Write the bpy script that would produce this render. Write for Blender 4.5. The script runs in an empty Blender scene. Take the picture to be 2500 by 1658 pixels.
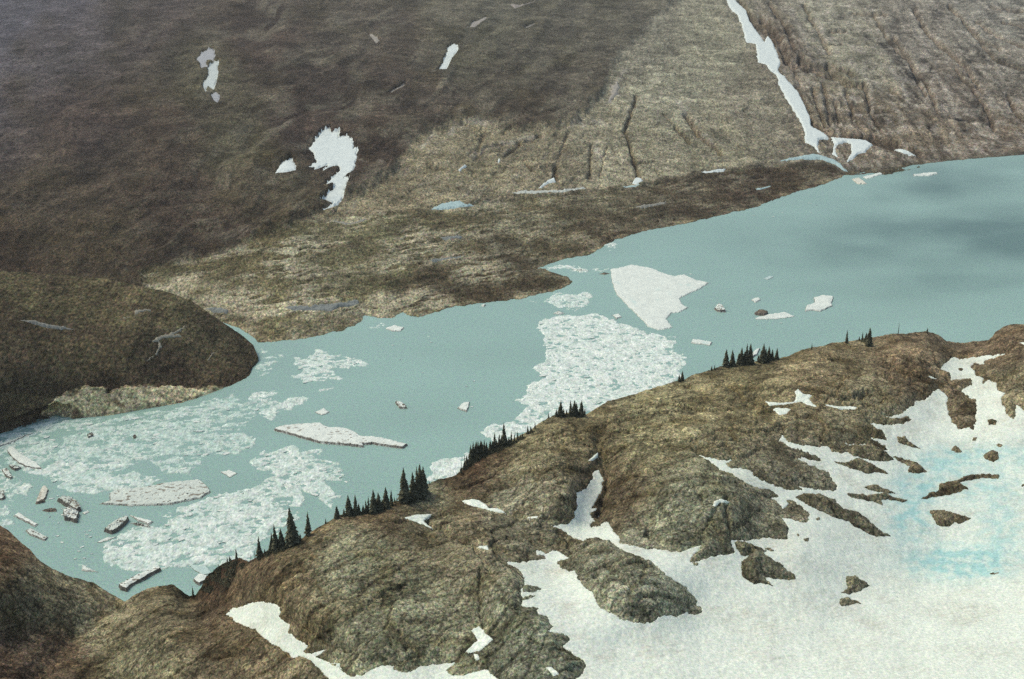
import bpy, math, random
import numpy as np

# ------------------------------------------------------------------ camera, sky, sun, exposure
CAM_H, PITCH, LENS = 420.0, math.radians(20.0), 50.0
SUN_EL, SUN_AZ = math.radians(56), math.radians(-62)     # azimuth from +Y (away from the viewer), positive to the right
scene = bpy.context.scene
cam_data = bpy.data.cameras.new('camera')
cam_data.lens = LENS; cam_data.sensor_width = 36.0
cam_data.clip_start = 1.0; cam_data.clip_end = 20000.0
cam = bpy.data.objects.new('camera', cam_data)
cam.location = (0, 0, CAM_H); cam.rotation_euler = (math.radians(90) - PITCH, 0, 0)
scene.collection.objects.link(cam); scene.camera = cam

world = bpy.data.worlds.new('World'); scene.world = world; world.use_nodes = True
wn = world.node_tree.nodes; wl = world.node_tree.links; wn.clear()
sky = wn.new('ShaderNodeTexSky'); sky.sky_type = 'NISHITA'; sky.sun_disc = False
sky.sun_elevation = SUN_EL; sky.sun_rotation = SUN_AZ
sky.air_density = 1.0; sky.dust_density = 3.0; sky.ozone_density = 0.6
wb = wn.new('ShaderNodeBackground'); wb.inputs['Strength'].default_value = 0.147
wo = wn.new('ShaderNodeOutputWorld')
wl.new(sky.outputs[0], wb.inputs[0]); wl.new(wb.outputs[0], wo.inputs[0])

sun_data = bpy.data.lights.new('sun', 'SUN'); sun_data.energy = 1.3; sun_data.angle = math.radians(15)
sun_data.color = (1.0, 0.93, 0.78)
sun = bpy.data.objects.new('sun', sun_data)
from mathutils import Vector
sd = Vector((math.sin(SUN_AZ)*math.cos(SUN_EL), math.cos(SUN_AZ)*math.cos(SUN_EL), math.sin(SUN_EL)))
sun.rotation_euler = sd.to_track_quat('Z', 'Y').to_euler(); sun.location = (0, 0, 900)
scene.collection.objects.link(sun)

scene.view_settings.view_transform = 'Standard'; scene.view_settings.look = 'None'
scene.view_settings.exposure = 0.0; scene.view_settings.gamma = 1.0
scene.cycles.use_denoising = False
scene.cycles.max_bounces = 4; scene.cycles.diffuse_bounces = 2
scene.cycles.volume_bounces = 0

# ------------------------------------------------------------------ photograph pixels <-> world
F, CX, CY = 2500 * LENS / 36.0, 1250.0, 829.0
SP, CP = math.sin(PITCH), math.cos(PITCH)
f32 = np.float32
def ray(px, py):
    u = (np.asarray(px, f32) - CX) / F; v = (CY - np.asarray(py, f32)) / F
    return u, CP + v * SP, -SP + v * CP          # x, y, z of the ray (forward component 1)
def at_z(px, py, z):
    x, y, k = ray(px, py)
    t = (z - CAM_H) / k
    return x * t, y * t, t                       # t is also the depth along the view axis
def z_of(px, py, Y):
    x, y, k = ray(px, py)
    return CAM_H + k * (Y / y)
TILE = {'A': (0, 0), 'B': (800, 0), 'C': (1650, 0), 'D': (0, 550), 'E': (800, 550), 'F': (1650, 550), 'G': (0, 1098), 'H': (800, 1098), 'I': (1650, 1098)}
def T(spec):
    """'G 1,2 3,4 H 5,6' -> photograph pixels; V is the whole-picture scale"""
    out = []; cur = 'V'
    for tok in spec.split():
        if tok.isalpha(): cur = tok; continue
        a, b = map(float, tok.split(','))
        if cur == 'V': out.append((a * 1.0575, b * 1.0575))
        elif cur == 'S': out.append((a, b))
        else: out.append((TILE[cur][0] + a / 2.782, TILE[cur][1] + b / 2.782))
    return np.array(out, f32)

# ------------------------------------------------------------------ numeric helpers
def _hash(ix, iy, seed):
    h = (ix.astype(np.uint32) * np.uint32(374761393)) ^ (iy.astype(np.uint32) * np.uint32(668265263)) ^ np.uint32((seed * 2246822519) & 0xffffffff)
    h = (h ^ (h >> np.uint32(13))) * np.uint32(1274126177)
    h = h ^ (h >> np.uint32(16))
    return h
def rnd(ix, iy, seed): return (_hash(ix, iy, seed) & np.uint32(0xffffff)).astype(f32) / f32(0xffffff)
def perlin(x, y, seed=0):
    x = np.asarray(x, f32); y = np.asarray(y, f32)
    xf = np.floor(x); yf = np.floor(y); ix = xf.astype(np.int32); iy = yf.astype(np.int32)
    dx = x - xf; dy = y - yf
    sx = dx*dx*dx*(dx*(dx*6-15)+10); sy = dy*dy*dy*(dy*(dy*6-15)+10)
    def g(ox, oy):
        a = rnd(ix + ox, iy + oy, seed) * f32(2*math.pi)
        return np.cos(a) * (dx - ox) + np.sin(a) * (dy - oy)
    a = g(0, 0); b = g(1, 0); c = g(0, 1); d = g(1, 1)
    return ((a + (b-a)*sx) * (1-sy) + (c + (d-c)*sx) * sy) * f32(1.5)
def fbm(x, y, octv, seed=0, gain=.5, lac=2.03):
    s = 0; a = 1.0; n = 0
    for i in range(octv):
        s = s + a * perlin(x, y, seed + i*17); n += a; a *= gain; x = x*lac + 13.7; y = y*lac + 7.3
    return s / n
def ridged(x, y, octv, seed=0, gain=.55):
    s = 0; a = 1.0; n = 0
    for i in range(octv):
        s = s + a * (1 - 2*np.abs(perlin(x, y, seed + i*17))); n += a; a *= gain; x = x*2.1 + 3.7; y = y*2.1 + 17.3
    return s / n
def voronoi(x, y, seed, jit=.95):
    """distance to nearest, second nearest, and id value of the nearest cell"""
    ix = np.floor(x).astype(np.int32); iy = np.floor(y).astype(np.int32)
    d1 = np.full(x.shape, 9, f32); d2 = np.full(x.shape, 9, f32); idv = np.zeros(x.shape, f32)
    for ox in (-1, 0, 1):
        for oy in (-1, 0, 1):
            cx_, cy_ = ix + ox, iy + oy
            fx = cx_ + .5 + jit*(rnd(cx_, cy_, seed) - .5); fy = cy_ + .5 + jit*(rnd(cx_, cy_, seed+1) - .5)
            d = np.sqrt((x-fx)**2 + (y-fy)**2).astype(f32)
            v = rnd(cx_, cy_, seed+2)
            near = d < d1
            d2 = np.where(near, d1, np.minimum(d2, d)); idv = np.where(near, v, idv); d1 = np.where(near, d, d1)
    return d1, d2, idv
def facets(x, y, seed, jit=.95, step=.5, tilt=.9):
    """broken blocks: every Voronoi cell is a plane with its own height and tilt; returns height and distance to the joint"""
    ix = np.floor(x).astype(np.int32); iy = np.floor(y).astype(np.int32)
    d1 = np.full(x.shape, 9, f32); d2 = np.full(x.shape, 9, f32); h = np.zeros(x.shape, f32)
    for ox in (-1, 0, 1):
        for oy in (-1, 0, 1):
            cx_, cy_ = ix + ox, iy + oy
            dx = x - (cx_ + .5 + jit*(rnd(cx_, cy_, seed) - .5)); dy = y - (cy_ + .5 + jit*(rnd(cx_, cy_, seed+1) - .5))
            d = np.sqrt(dx*dx + dy*dy).astype(f32)
            hh = step*(rnd(cx_, cy_, seed+2)-.5) + tilt*((rnd(cx_, cy_, seed+3)-.5)*dx + (rnd(cx_, cy_, seed+4)-.5)*dy)
            near = d < d1
            d2 = np.where(near, d1, np.minimum(d2, d)); h = np.where(near, hh, h); d1 = np.where(near, d, d1)
    return h, d2-d1
def sdf(px, py, poly, reach=60):
    """signed distance to a polygon in pixels, positive inside, clipped to -reach outside"""
    px = np.asarray(px, f32); py = np.asarray(py, f32)
    out = np.full(px.shape, -reach, f32)
    x0, y0 = poly.min(0) - reach; x1, y1 = poly.max(0) + reach
    sel = (px > x0) & (px < x1) & (py > y0) & (py < y1)
    if not sel.any(): return out
    X = px[sel]; Y = py[sel]
    d = np.full(X.shape, 1e12, f32); ins = np.zeros(X.shape, bool)
    n = len(poly)
    for i in range(n):
        ax, ay = poly[i]; bx, by = poly[(i+1) % n]
        ex, ey = bx-ax, by-ay; L = ex*ex + ey*ey
        if L < 1e-6: continue
        wx = X-ax; wy = Y-ay
        t = np.clip((wx*ex + wy*ey) / L, 0, 1)
        d = np.minimum(d, (wx-ex*t)**2 + (wy-ey*t)**2)
        if ey != 0:
            c = (ay > Y) != (by > Y)
            ins ^= c & (X < ex * (Y-ay) / ey + ax)
    d = np.sqrt(d)
    out[sel] = np.where(ins, d, -np.minimum(d, reach))
    return out
def line_dist(px, py, pts, reach=80):
    out = np.full(px.shape, reach, f32)
    x0, y0 = pts.min(0) - reach; x1, y1 = pts.max(0) + reach
    sel = (px > x0) & (px < x1) & (py > y0) & (py < y1)
    X = px[sel]; Y = py[sel]; d = np.full(X.shape, reach*reach, f32)
    for i in range(len(pts)-1):
        ax, ay = pts[i]; ex, ey = pts[i+1]-pts[i]; L = ex*ex+ey*ey
        t = np.clip(((X-ax)*ex + (Y-ay)*ey) / L, 0, 1)
        d = np.minimum(d, (X-ax-ex*t)**2 + (Y-ay-ey*t)**2)
    out[sel] = np.sqrt(d)
    return out
class RBF:
    def __init__(self, pts, vals, lam=1e-3):
        P = np.array(pts, float) / 1000.0; n = len(P)
        r = np.linalg.norm(P[:, None] - P[None], axis=2)
        K = np.where(r > 0, r*r*np.log(r + 1e-12), 0) + lam*np.eye(n)
        A = np.zeros((n+3, n+3)); A[:n, :n] = K; A[:n, n] = 1; A[:n, n+1:] = P; A[n, :n] = 1; A[n+1:, :n] = P.T
        b = np.zeros(n+3); b[:n] = vals
        self.w = np.linalg.solve(A, b); self.P = P
    def __call__(self, px, py):
        x = np.asarray(px, float)/1000.0; y = np.asarray(py, float)/1000.0
        s = self.w[-3] + self.w[-2]*x + self.w[-1]*y
        for i, (a, b) in enumerate(self.P):
            r2 = (x-a)**2 + (y-b)**2 + 1e-12
            s = s + self.w[i] * 0.5 * r2 * np.log(r2)
        return s.astype(f32)
def sstep(a, b, x):
    t = np.clip((x-a)/(b-a), 0, 1); return t*t*(3-2*t)
def mix(a, b, t): return a*(1-t[..., None]) + np.asarray(b, f32)*t[..., None]
def srgb(r, g, b, k=1.0):
    c = np.array([r, g, b], float)/255.0
    return (np.where(c <= .04045, c/12.92, ((c+.055)/1.055)**2.4) / k).astype(f32)
def shepard(px, py, table, sig=110.0):
    """blend of albedos given at photograph points"""
    num = np.zeros(px.shape + (3,), f32); den = np.full(px.shape, 1e-9, f32)
    for (x, y, c) in table:
        w = 1.0 / (((px-x)**2 + (py-y)**2) / sig**2 + .08)**2
        num += w[..., None]*c; den += w
    return num / den[..., None]

# ------------------------------------------------------------------ scene helpers
COL = scene.collection
def tag(o, label=None, cat=None, group=None, kind=None):
    for k, v in (('label', label), ('category', cat), ('group', group), ('kind', kind)):
        if v: o[k] = v
    return o
def make_mesh(name, V, faces, mat, cols=None, smooth=True, parent=None, origin=None):
    V = np.ascontiguousarray(V, f32).reshape(-1, 3)
    if origin is not None: V = V - np.asarray(origin, f32)
    faces = np.ascontiguousarray(faces, np.int32)
    me = bpy.data.meshes.new(name)
    nf, k = faces.shape
    me.vertices.add(len(V)); me.vertices.foreach_set('co', V.ravel())
    me.loops.add(nf*k); me.loops.foreach_set('vertex_index', faces.ravel())
    me.polygons.add(nf); me.polygons.foreach_set('loop_start', np.arange(0, nf*k, k, dtype=np.int32))
    me.polygons.foreach_set('use_smooth', np.full(nf, smooth))
    me.update(calc_edges=True)
    if cols is not None:
        a = me.color_attributes.new('col', 'FLOAT_COLOR', 'POINT')
        c = np.ones((len(V), 4), f32); c[:, :3] = cols.reshape(-1, 3)
        a.data.foreach_set('color', c.ravel())
    me.materials.append(mat)
    o = bpy.data.objects.new(name, me)
    if origin is not None and parent is None: o.location = [float(q) for q in origin]
    if parent is not None: o.parent = parent
    COL.objects.link(o)
    return o
def grid_mesh(name, P, keep, mat, cols=None, **kw):
    """P (R,C,3); keep (R,C) says which vertices carry faces; rows run away from the viewer"""
    R, C = keep.shape
    kf = keep[:-1, :-1] | keep[1:, :-1] | keep[:-1, 1:] | keep[1:, 1:]
    idx = np.arange(R*C).reshape(R, C)
    q = np.stack([idx[:-1, :-1], idx[:-1, 1:], idx[1:, 1:], idx[1:, :-1]], -1)[kf]
    used = np.unique(q); remap = np.full(R*C, -1, np.int64); remap[used] = np.arange(len(used))
    return make_mesh(name, P.reshape(-1, 3)[used], remap[q], mat, None if cols is None else cols.reshape(-1, 3)[used], **kw)
def fix_up(q): return q

# ------------------------------------------------------------------ materials
def material(name, rough=.9, fine=(1.2, .35), bump=(.9, .25), spec=.2, sidedirt=None, use_attr=True, base=(.5, .5, .5), coarse=(.15, .12), grain=None, speck=None, ysc=1.0, joints=()):
    m = bpy.data.materials.new(name); m.use_nodes = True
    n = m.node_tree.nodes; l = m.node_tree.links; b = n['Principled BSDF']
    b.inputs['Roughness'].default_value = rough; b.inputs['Specular IOR Level'].default_value = spec
    tc = n.new('ShaderNodeTexCoord')
    if use_attr:
        at = n.new('ShaderNodeAttribute'); at.attribute_name = 'col'; src = at.outputs['Color']
    else:
        rg = n.new('ShaderNodeRGB'); rg.outputs[0].default_value = (*base, 1); src = rg.outputs[0]
    mp = n.new('ShaderNodeMapping'); mp.inputs['Scale'].default_value = (1, ysc, 1); l.new(tc.outputs['Object'], mp.inputs[0])
    def noise(scale, detail=3, rough_=.6):
        t = n.new('ShaderNodeTexNoise'); t.inputs['Scale'].default_value = scale; t.inputs['Detail'].default_value = detail
        t.inputs['Roughness'].default_value = rough_; l.new(mp.outputs[0], t.inputs['Vector']); return t
    for (sc_, amt) in (fine, coarse) + ((grain,) if grain else ()):
        t = noise(sc_); mr = n.new('ShaderNodeMapRange')
        mr.inputs['From Min'].default_value = .3; mr.inputs['From Max'].default_value = .7
        mr.inputs['To Min'].default_value = 1-amt; mr.inputs['To Max'].default_value = 1+amt; mr.clamp = False
        l.new(t.outputs[0], mr.inputs['Value'])
        vm = n.new('ShaderNodeVectorMath'); vm.operation = 'SCALE'
        l.new(src, vm.inputs[0]); l.new(mr.outputs[0], vm.inputs['Scale']); src = vm.outputs[0]
    jh = None
    for (js, jw, jd) in joints:                 # soil-filled joints between broken blocks
        w_ = noise(js*1.3, 3, .6)
        va = n.new('ShaderNodeVectorMath'); va.operation = 'MULTIPLY_ADD'; va.inputs[1].default_value = (.9/js,)*3; l.new(w_.outputs['Color'], va.inputs[0]); l.new(mp.outputs[0], va.inputs[2])
        mj = n.new('ShaderNodeMapping'); mj.inputs['Rotation'].default_value = (.3, .2, -.62); mj.inputs['Scale'].default_value = (.5, 1.0, 1.0); l.new(va.outputs[0], mj.inputs[0])
        vo = n.new('ShaderNodeTexVoronoi'); vo.feature = 'DISTANCE_TO_EDGE'; vo.inputs['Scale'].default_value = js; l.new(mj.outputs[0], vo.inputs['Vector'])
        vc = n.new('ShaderNodeTexVoronoi'); vc.feature = 'F1'; vc.inputs['Scale'].default_value = js; l.new(mj.outputs[0], vc.inputs['Vector'])
        mr = n.new('ShaderNodeMapRange'); mr.inputs['From Min'].default_value = 0; mr.inputs['From Max'].default_value = jw; mr.inputs['To Min'].default_value = 1-jd; mr.inputs['To Max'].default_value = 1
        l.new(vo.outputs['Distance'], mr.inputs['Value'])
        sc3 = n.new('ShaderNodeSeparateColor'); l.new(vc.outputs['Color'], sc3.inputs[0])
        mc = n.new('ShaderNodeMapRange'); mc.inputs['To Min'].default_value = .80; mc.inputs['To Max'].default_value = 1.22; l.new(sc3.outputs[0], mc.inputs['Value'])
        mm = n.new('ShaderNodeMath'); mm.operation = 'MULTIPLY'; l.new(mr.outputs[0], mm.inputs[0]); l.new(mc.outputs[0], mm.inputs[1])
        vm = n.new('ShaderNodeVectorMath'); vm.operation = 'SCALE'; l.new(src, vm.inputs[0]); l.new(mm.outputs[0], vm.inputs['Scale']); src = vm.outputs[0]
    if speck:
        t = noise(speck[0], 2, .7)
        mn = n.new('ShaderNodeVectorMath'); mn.operation = 'MULTIPLY_ADD'
        mn.inputs[1].default_value = (speck[1],)*3; mn.inputs[2].default_value = (1-speck[1]*.5,)*3
        ms = n.new('ShaderNodeMix'); ms.data_type = 'RGBA'; ms.inputs[0].default_value = .62; l.new(t.outputs['Color'], ms.inputs[6]); l.new(t.outputs[0], ms.inputs[7])
        l.new(ms.outputs[2], mn.inputs[0])
        vm = n.new('ShaderNodeVectorMath'); vm.operation = 'MULTIPLY'
        l.new(src, vm.inputs[0]); l.new(mn.outputs[0], vm.inputs[1]); src = vm.outputs[0]
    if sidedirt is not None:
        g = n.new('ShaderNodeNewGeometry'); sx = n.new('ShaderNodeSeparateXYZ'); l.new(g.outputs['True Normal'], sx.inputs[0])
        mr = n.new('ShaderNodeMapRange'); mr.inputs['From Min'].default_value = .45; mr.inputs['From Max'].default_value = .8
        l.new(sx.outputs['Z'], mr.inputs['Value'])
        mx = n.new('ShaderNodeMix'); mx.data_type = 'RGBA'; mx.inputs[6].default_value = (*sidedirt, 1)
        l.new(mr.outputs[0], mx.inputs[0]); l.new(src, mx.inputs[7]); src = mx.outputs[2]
    l.new(src, b.inputs['Base Color'])
    if bump[1] > 0:
        t = noise(bump[0], 5, .65); bp = n.new('ShaderNodeBump'); bp.inputs['Distance'].default_value = bump[1]
        l.new(t.outputs[0], bp.inputs['Height']); l.new(bp.outputs[0], b.inputs['Normal'])
    return m
M = {}
M['rock'] = material('rock', .92, (.8, .28), (.9, .45), .12, coarse=(.1, .10), grain=(1.8, .65), speck=(1.3, 2.3), ysc=.7, joints=((.10, .045, .55), (.33, .07, .55)))
M['farrock'] = material('far_rock', .95, (.22, .28), (.3, .9), .08, coarse=(.04, .10), grain=(.6, .70), speck=(.5, 2.3), ysc=.45, joints=((.045, .04, .30), (.13, .06, .30)))
M['snow'] = material('snow', .75, (1.6, .07), (.7, .14), .2, coarse=(.2, .03), grain=(1.5, .12), speck=(1.3, .95), ysc=.7)
M['farsnow'] = material('far_snow', .8, (.5, .06), (.3, .25), .15, coarse=(.1, .03))
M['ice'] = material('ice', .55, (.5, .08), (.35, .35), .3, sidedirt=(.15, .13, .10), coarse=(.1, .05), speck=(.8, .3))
M['brash'] = material('brash', .75, (.35, .16), (.5, .12), .2, coarse=(.12, .08), grain=(.8, .2), speck=(.7, 1.0), ysc=.45)
M['debris'] = material('debris', .95, (.6, .3), (.5, .5), .1, use_attr=False, base=(.20, .175, .13), coarse=(.2, .2))
M['needles'] = material('needles', .85, (2.5, .35), (1, 0), .1, use_attr=False, base=(.12, .12, .07), coarse=(.3, .2))
M['bark'] = material('bark', .9, (2.0, .2), (1, 0), .1, use_attr=False, base=(.10, .075, .055))
def water_material():
    m = bpy.data.materials.new('glacial_water'); m.use_nodes = True
    n = m.node_tree.nodes; l = m.node_tree.links; b = n['Principled BSDF']
    at = n.new('ShaderNodeAttribute'); at.attribute_name = 'col'
    tc = n.new('ShaderNodeTexCoord')
    t = n.new('ShaderNodeTexNoise'); t.inputs['Scale'].default_value = .35; t.inputs['Detail'].default_value = 4
    l.new(tc.outputs['Object'], t.inputs['Vector'])
    mr = n.new('ShaderNodeMapRange'); mr.inputs['From Min'].default_value = .3; mr.inputs['From Max'].default_value = .7
    mr.inputs['To Min'].default_value = .94; mr.inputs['To Max'].default_value = 1.06
    l.new(t.outputs[0], mr.inputs['Value'])
    vm = n.new('ShaderNodeVectorMath'); vm.operation = 'SCALE'; l.new(at.outputs['Color'], vm.inputs[0]); l.new(mr.outputs[0], vm.inputs['Scale'])
    mp = n.new('ShaderNodeMapping'); mp.inputs['Scale'].default_value = (1, .4, 1); l.new(tc.outputs['Object'], mp.inputs[0])
    t3 = n.new('ShaderNodeTexNoise'); t3.inputs['Scale'].default_value = 1.5; t3.inputs['Detail'].default_value = 2; l.new(mp.outputs[0], t3.inputs['Vector'])
    ma = n.new('ShaderNodeVectorMath'); ma.operation = 'MULTIPLY_ADD'; ma.inputs[1].default_value = (1.3,)*3; ma.inputs[2].default_value = (.35,)*3
    mq = n.new('ShaderNodeMix'); mq.data_type = 'RGBA'; mq.inputs[0].default_value = .5; l.new(t3.outputs['Color'], mq.inputs[6]); l.new(t3.outputs[0], mq.inputs[7]); l.new(mq.outputs[2], ma.inputs[0])
    vm2 = n.new('ShaderNodeVectorMath'); vm2.operation = 'MULTIPLY'; l.new(vm.outputs[0], vm2.inputs[0]); l.new(ma.outputs[0], vm2.inputs[1])
    l.new(vm2.outputs[0], b.inputs['Base Color'])
    b.inputs['Roughness'].default_value = .30; b.inputs['Specular IOR Level'].default_value = .22; b.inputs['IOR'].default_value = 1.33
    t2 = n.new('ShaderNodeTexNoise'); t2.inputs['Scale'].default_value = .9; t2.inputs['Detail'].default_value = 3
    l.new(tc.outputs['Object'], t2.inputs['Vector'])
    bp = n.new('ShaderNodeBump'); bp.inputs['Distance'].default_value = .06
    l.new(t2.outputs[0], bp.inputs['Height']); l.new(bp.outputs[0], b.inputs['Normal'])
    return m
M['water'] = water_material()

# real albedo from how bright a level sunlit surface of that kind shows
K = .86
def alb(r, g, b): return srgb(r, g, b, K)
SNOW = alb(217, 226, 206); TEALICE = alb(160, 200, 190)
ICE = alb(216, 225, 210)
WATER = alb(140, 171, 157)

# ================================================================== NEAR MOUNTAIN
CREST = T('S -500,1180 G -700,440 0,520 60,560 130,620 200,680 250,740 330,800 400,830 460,860 560,890 630,905 700,950 760,990 850,1040 920,990 1000,950 1080,930 1180,925 1220,950 1260,985 1290,1000 1330,990 1370,930 1400,870 1450,830 1480,800 1530,770 1600,745 1640,740 1690,765 1740,740 1800,700 1900,670 1960,640 2060,600 2120,560 2200,505 2280,470 '
          'H 0,490 40,465 100,445 200,430 300,415 380,375 450,355 500,352 560,335 620,300 680,240 760,205 860,185 900,150 930,125 960,85 1000,50 E 1050,1530 1100,1520 1200,1485 1300,1440 1360,1410 1440,1350 1500,1310 1560,1290 1620,1280 1700,1290 1760,1285 1830,1240 1900,1200 2040,1160 2150,1130 2250,1100 2355,1070 '
          'F 0,1070 60,1050 110,1020 200,995 300,960 420,945 560,930 700,905 760,895 860,850 960,830 1060,805 1150,795 1250,775 1350,765 1450,745 1500,738 1600,738 1700,725 1760,735 1800,760 1840,795 1920,802 1960,806 2020,790 2120,785 2150,760 2170,725 2230,690 2300,675 2365,675 2700,690 3300,640 4200,600')
def crest_y(px):
    y = np.interp(px, CREST[:, 0], CREST[:, 1])
    return y + 2.0*perlin(np.asarray(px, f32)/23., np.asarray(px, f32)*0+.5, 5) + 1.2*perlin(np.asarray(px, f32)/7., np.asarray(px, f32)*0+.5, 6)
# (whole-picture x, y, elevation)
FG = [(-300,1150,195),(0,1215,190),(140,1310,178),(280,1385,168),(230,1430,168),(120,1500,171),(50,1568,174),(0,1480,178),(0,1380,190),(140,1400,176),(-200,1500,190),(300,1750,165),(0,1800,180),
      (420,1360,172),(450,1385,166),(300,1500,174),(400,1450,180),(480,1400,176),(560,1300,192),(520,1568,186),(600,1650,190),(560,1430,189),(620,1450,194),(700,1530,198),(680,1240,203),
      (640,1330,202),(700,1430,204),(850,1350,209),(820,1180,206),(800,1480,208),(900,1540,208),(1000,1600,206),(950,1250,207),(960,1130,206),(1000,1210,203),(1060,1270,210),(1160,1060,205),(1200,1180,206),(1150,1330,214),
      (1250,1450,216),(1330,1560,214),(1200,1400,216),(1110,1400,211),(1110,1480,209),(1250,1290,208),(1400,960,204),(1300,1050,209),(1300,1150,211),(1375,1060,205),(1380,1140,202),(1340,1220,203),(1330,1280,208),(1280,1320,208),
      (1450,1100,207),(1450,1300,214),(1530,1360,214),(1600,1400,207),(1500,1240,207),(1550,1150,213),(1700,1170,211),(1600,1000,208),(1700,840,200),(1750,930,202),(1900,850,202),(2000,800,199),(2140,785,199),(2215,805,190),(2364,755,199),(2600,740,200),
      (1800,1000,203),(2050,900,200),(1950,1000,199),(1900,1130,199),(2000,1060,196),(2200,870,194),(2170,950,193),(2150,1080,190),(2350,830,199),(2350,950,198),(2450,1050,194),
      (1760,1200,204),(1850,1270,202),(2000,1200,194),(2150,1200,189),(2150,1300,188),(2300,1200,190),(2364,1300,192),(1950,1380,196),(2200,1420,195),(1700,1350,204),(1600,1500,208),(1450,1500,211),(1500,1620,214),(2000,1550,206),(2364,1568,206),(2500,1700,212),(2000,1800,220),(1300,1800,218),(2900,1400,198),(3000,1000,196)]
fg_rbf = RBF([(x*1.0575, y*1.0575) for x, y, z in FG], [z for x, y, z in FG], 2e-4)
CREV = [(s, w, d) for s, w, d in [
    ('H 660,500 690,530 850,610 940,660 1020,690', 6, 2.6), ('H 1040,850 1035,1000 1040,1130 1060,1240', 5, 1.5),
    ('G 1915,1110 2000,1160 2100,1220 2200,1290 2365,1350', 8, 2.4), ('H 0,1215 80,1310 150,1360', 9, 2.2), ('H 490,1260 550,1330 530,1380', 5, 1.6), ('H 430,1350 500,1450', 4, 1.2),
    ('H 1840,-60 1870,80 1900,220 1870,340 1820,450', 13, 2.6), ('H 1900,820 2000,900 2060,960', 6, 1.8), ('H 1850,1050 1930,1090 2020,1150 2150,1180', 8, 2.2), ('H 1820,880 1900,960', 7, 1.6),
    ('G 200,1600 400,1380 560,1220 720,1110 850,1040', 24, 2.2), ('H 1050,680 1200,700', 5, 1.2), ('H 1090,420 1230,450 1370,490', 6, 1.8), ('I 340,350 345,470 370,600', 5, 2.2), ('I 180,600 230,500 340,330', 4, 1.2),
    ('F 1080,1170 1130,1210 1280,1160', 4, 1.6), ('F 1360,1050 1450,1070 1480,1110', 4, 1.2), ('F 970,870 1050,900', 4, 1.2), ('H 2180,590 2250,640 2365,690', 7, 2.2), ('H 1560,560 1620,600 1660,700', 7, 1.6),
    ('H 1930,540 2000,610', 6, 1.5), ('G 1360,1100 1480,1080', 4, 1.6), ('H 330,1020 250,1100 150,1160', 3, .7), ('H 560,960 400,1010 300,1060', 3, .6), ('H 1000,700 1130,900', 4, .9), ('I 40,200 120,280 180,340', 4, 1.), ('I 820,100 1000,200 1080,240', 5, 1.),
    ('F 1730,990 1850,1060 1900,1120', 6, 1.6), ('F 2230,1040 2365,1120', 4, 1.1), ('F 60,1100 200,1170 240,1200', 5, 1.), ('F 1260,1200 1310,1260', 5, 1.2), ('H 940,560 1100,600', 3, .8), ('H 1700,870 1800,930 1900,1040', 4, 1.)]]
CREV = [(T(s), w, d) for s, w, d in CREV]

NSNOW = [
 ('H 497,480 515,490 600,470 715,465 690,485 655,515 680,540 715,562 690,560 640,535 560,505', 'arrow shaped snow patch left of the dark cleft on the near ridge'),
 ('H 912,376 980,362 1030,372 1075,400 1095,425 1160,428 1212,455 1150,452 1070,432 990,415 940,395', 'wing shaped snow patch under the shaded rock step'),
 ('H 1355,485 1432,481 1420,496', 'thin sliver of snow above the forked snow gully'),
 ('H 1015,688 1085,682 1097,714 1060,708', 'small snow scrap at the foot of the dark cleft'),
 ('H 940,1400 1020,1330 975,1262 1030,1230 1070,1282 1125,1320 1080,1362 1030,1400 960,1412', 'crooked snow patch in a rock notch above the bottom edge'),
 ('I 248,415 255,385 300,362 358,378 320,388 300,385 265,420', 'small hooked snow patch on top of the cracked buttress'),
 ('F 600,1220 700,1232 800,1225 815,1190 805,1150 830,1140 860,1170 925,1180 900,1210 960,1262 900,1250 850,1225 760,1240 640,1250', 'broken snow streak across the upper slope, below the crest trees'),
 ('F 655,1275 700,1265 778,1275 750,1305 705,1317', 'triangular snow patch under the broken snow streak'),
 ('F 1005,1240 1060,1250 1100,1255 1180,1255 1240,1265 1210,1280 1110,1275 1020,1252', 'narrow snow line right of the broken snow streak'),
 ('F 1703,1043 1775,1070 1730,1066', 'little snow streak near the head of the snow gully'),
 ('F 2333,820 2370,814 2372,838', 'snow scrap on the crest at the right edge'),
 ('H 1768,103 1835,42 1835,70 1790,107', 'thin snow strip above the tip of the forked gully'),
 ('H 990,1420 1020,1425 1030,1450 1005,1455', 'bead of snow in the rocks at the bottom edge'),
 ('H 1480,1515 1520,1510 1570,1558 1530,1575', 'snow scrap at the bottom edge beside the lowest rocks'),
]
NSP = [T(p_) for p_, _ in NSNOW]
TONGUE = T('G 1538,1112 1570,1085 1620,1062 1680,1045 1780,1030 1850,1038 1895,1065 1910,1100 1895,1125 1930,1160 1975,1200 1950,1235 2000,1270 2050,1305 2090,1340 2055,1368 2080,1382 2225,1358 2170,1390 2140,1412 2200,1430 2250,1450 2300,1455 2330,1500 '
           'H 0,1448 60,1450 75,1480 130,1520 150,1548 230,1535 290,1500 350,1468 450,1465 440,1495 540,1512 620,1480 720,1455 800,1450 880,1445 800,1500 850,1532 930,1532 1000,1510 1080,1490 1130,1530 1150,1558 S 1225,1700 1240,1950 760,1950 790,1740 G 2230,1558 2210,1530 2160,1480 2110,1430 2040,1402 1990,1412 1960,1375 1900,1350 1830,1300 1760,1250 1735,1212 1680,1205 1600,1165')
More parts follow.
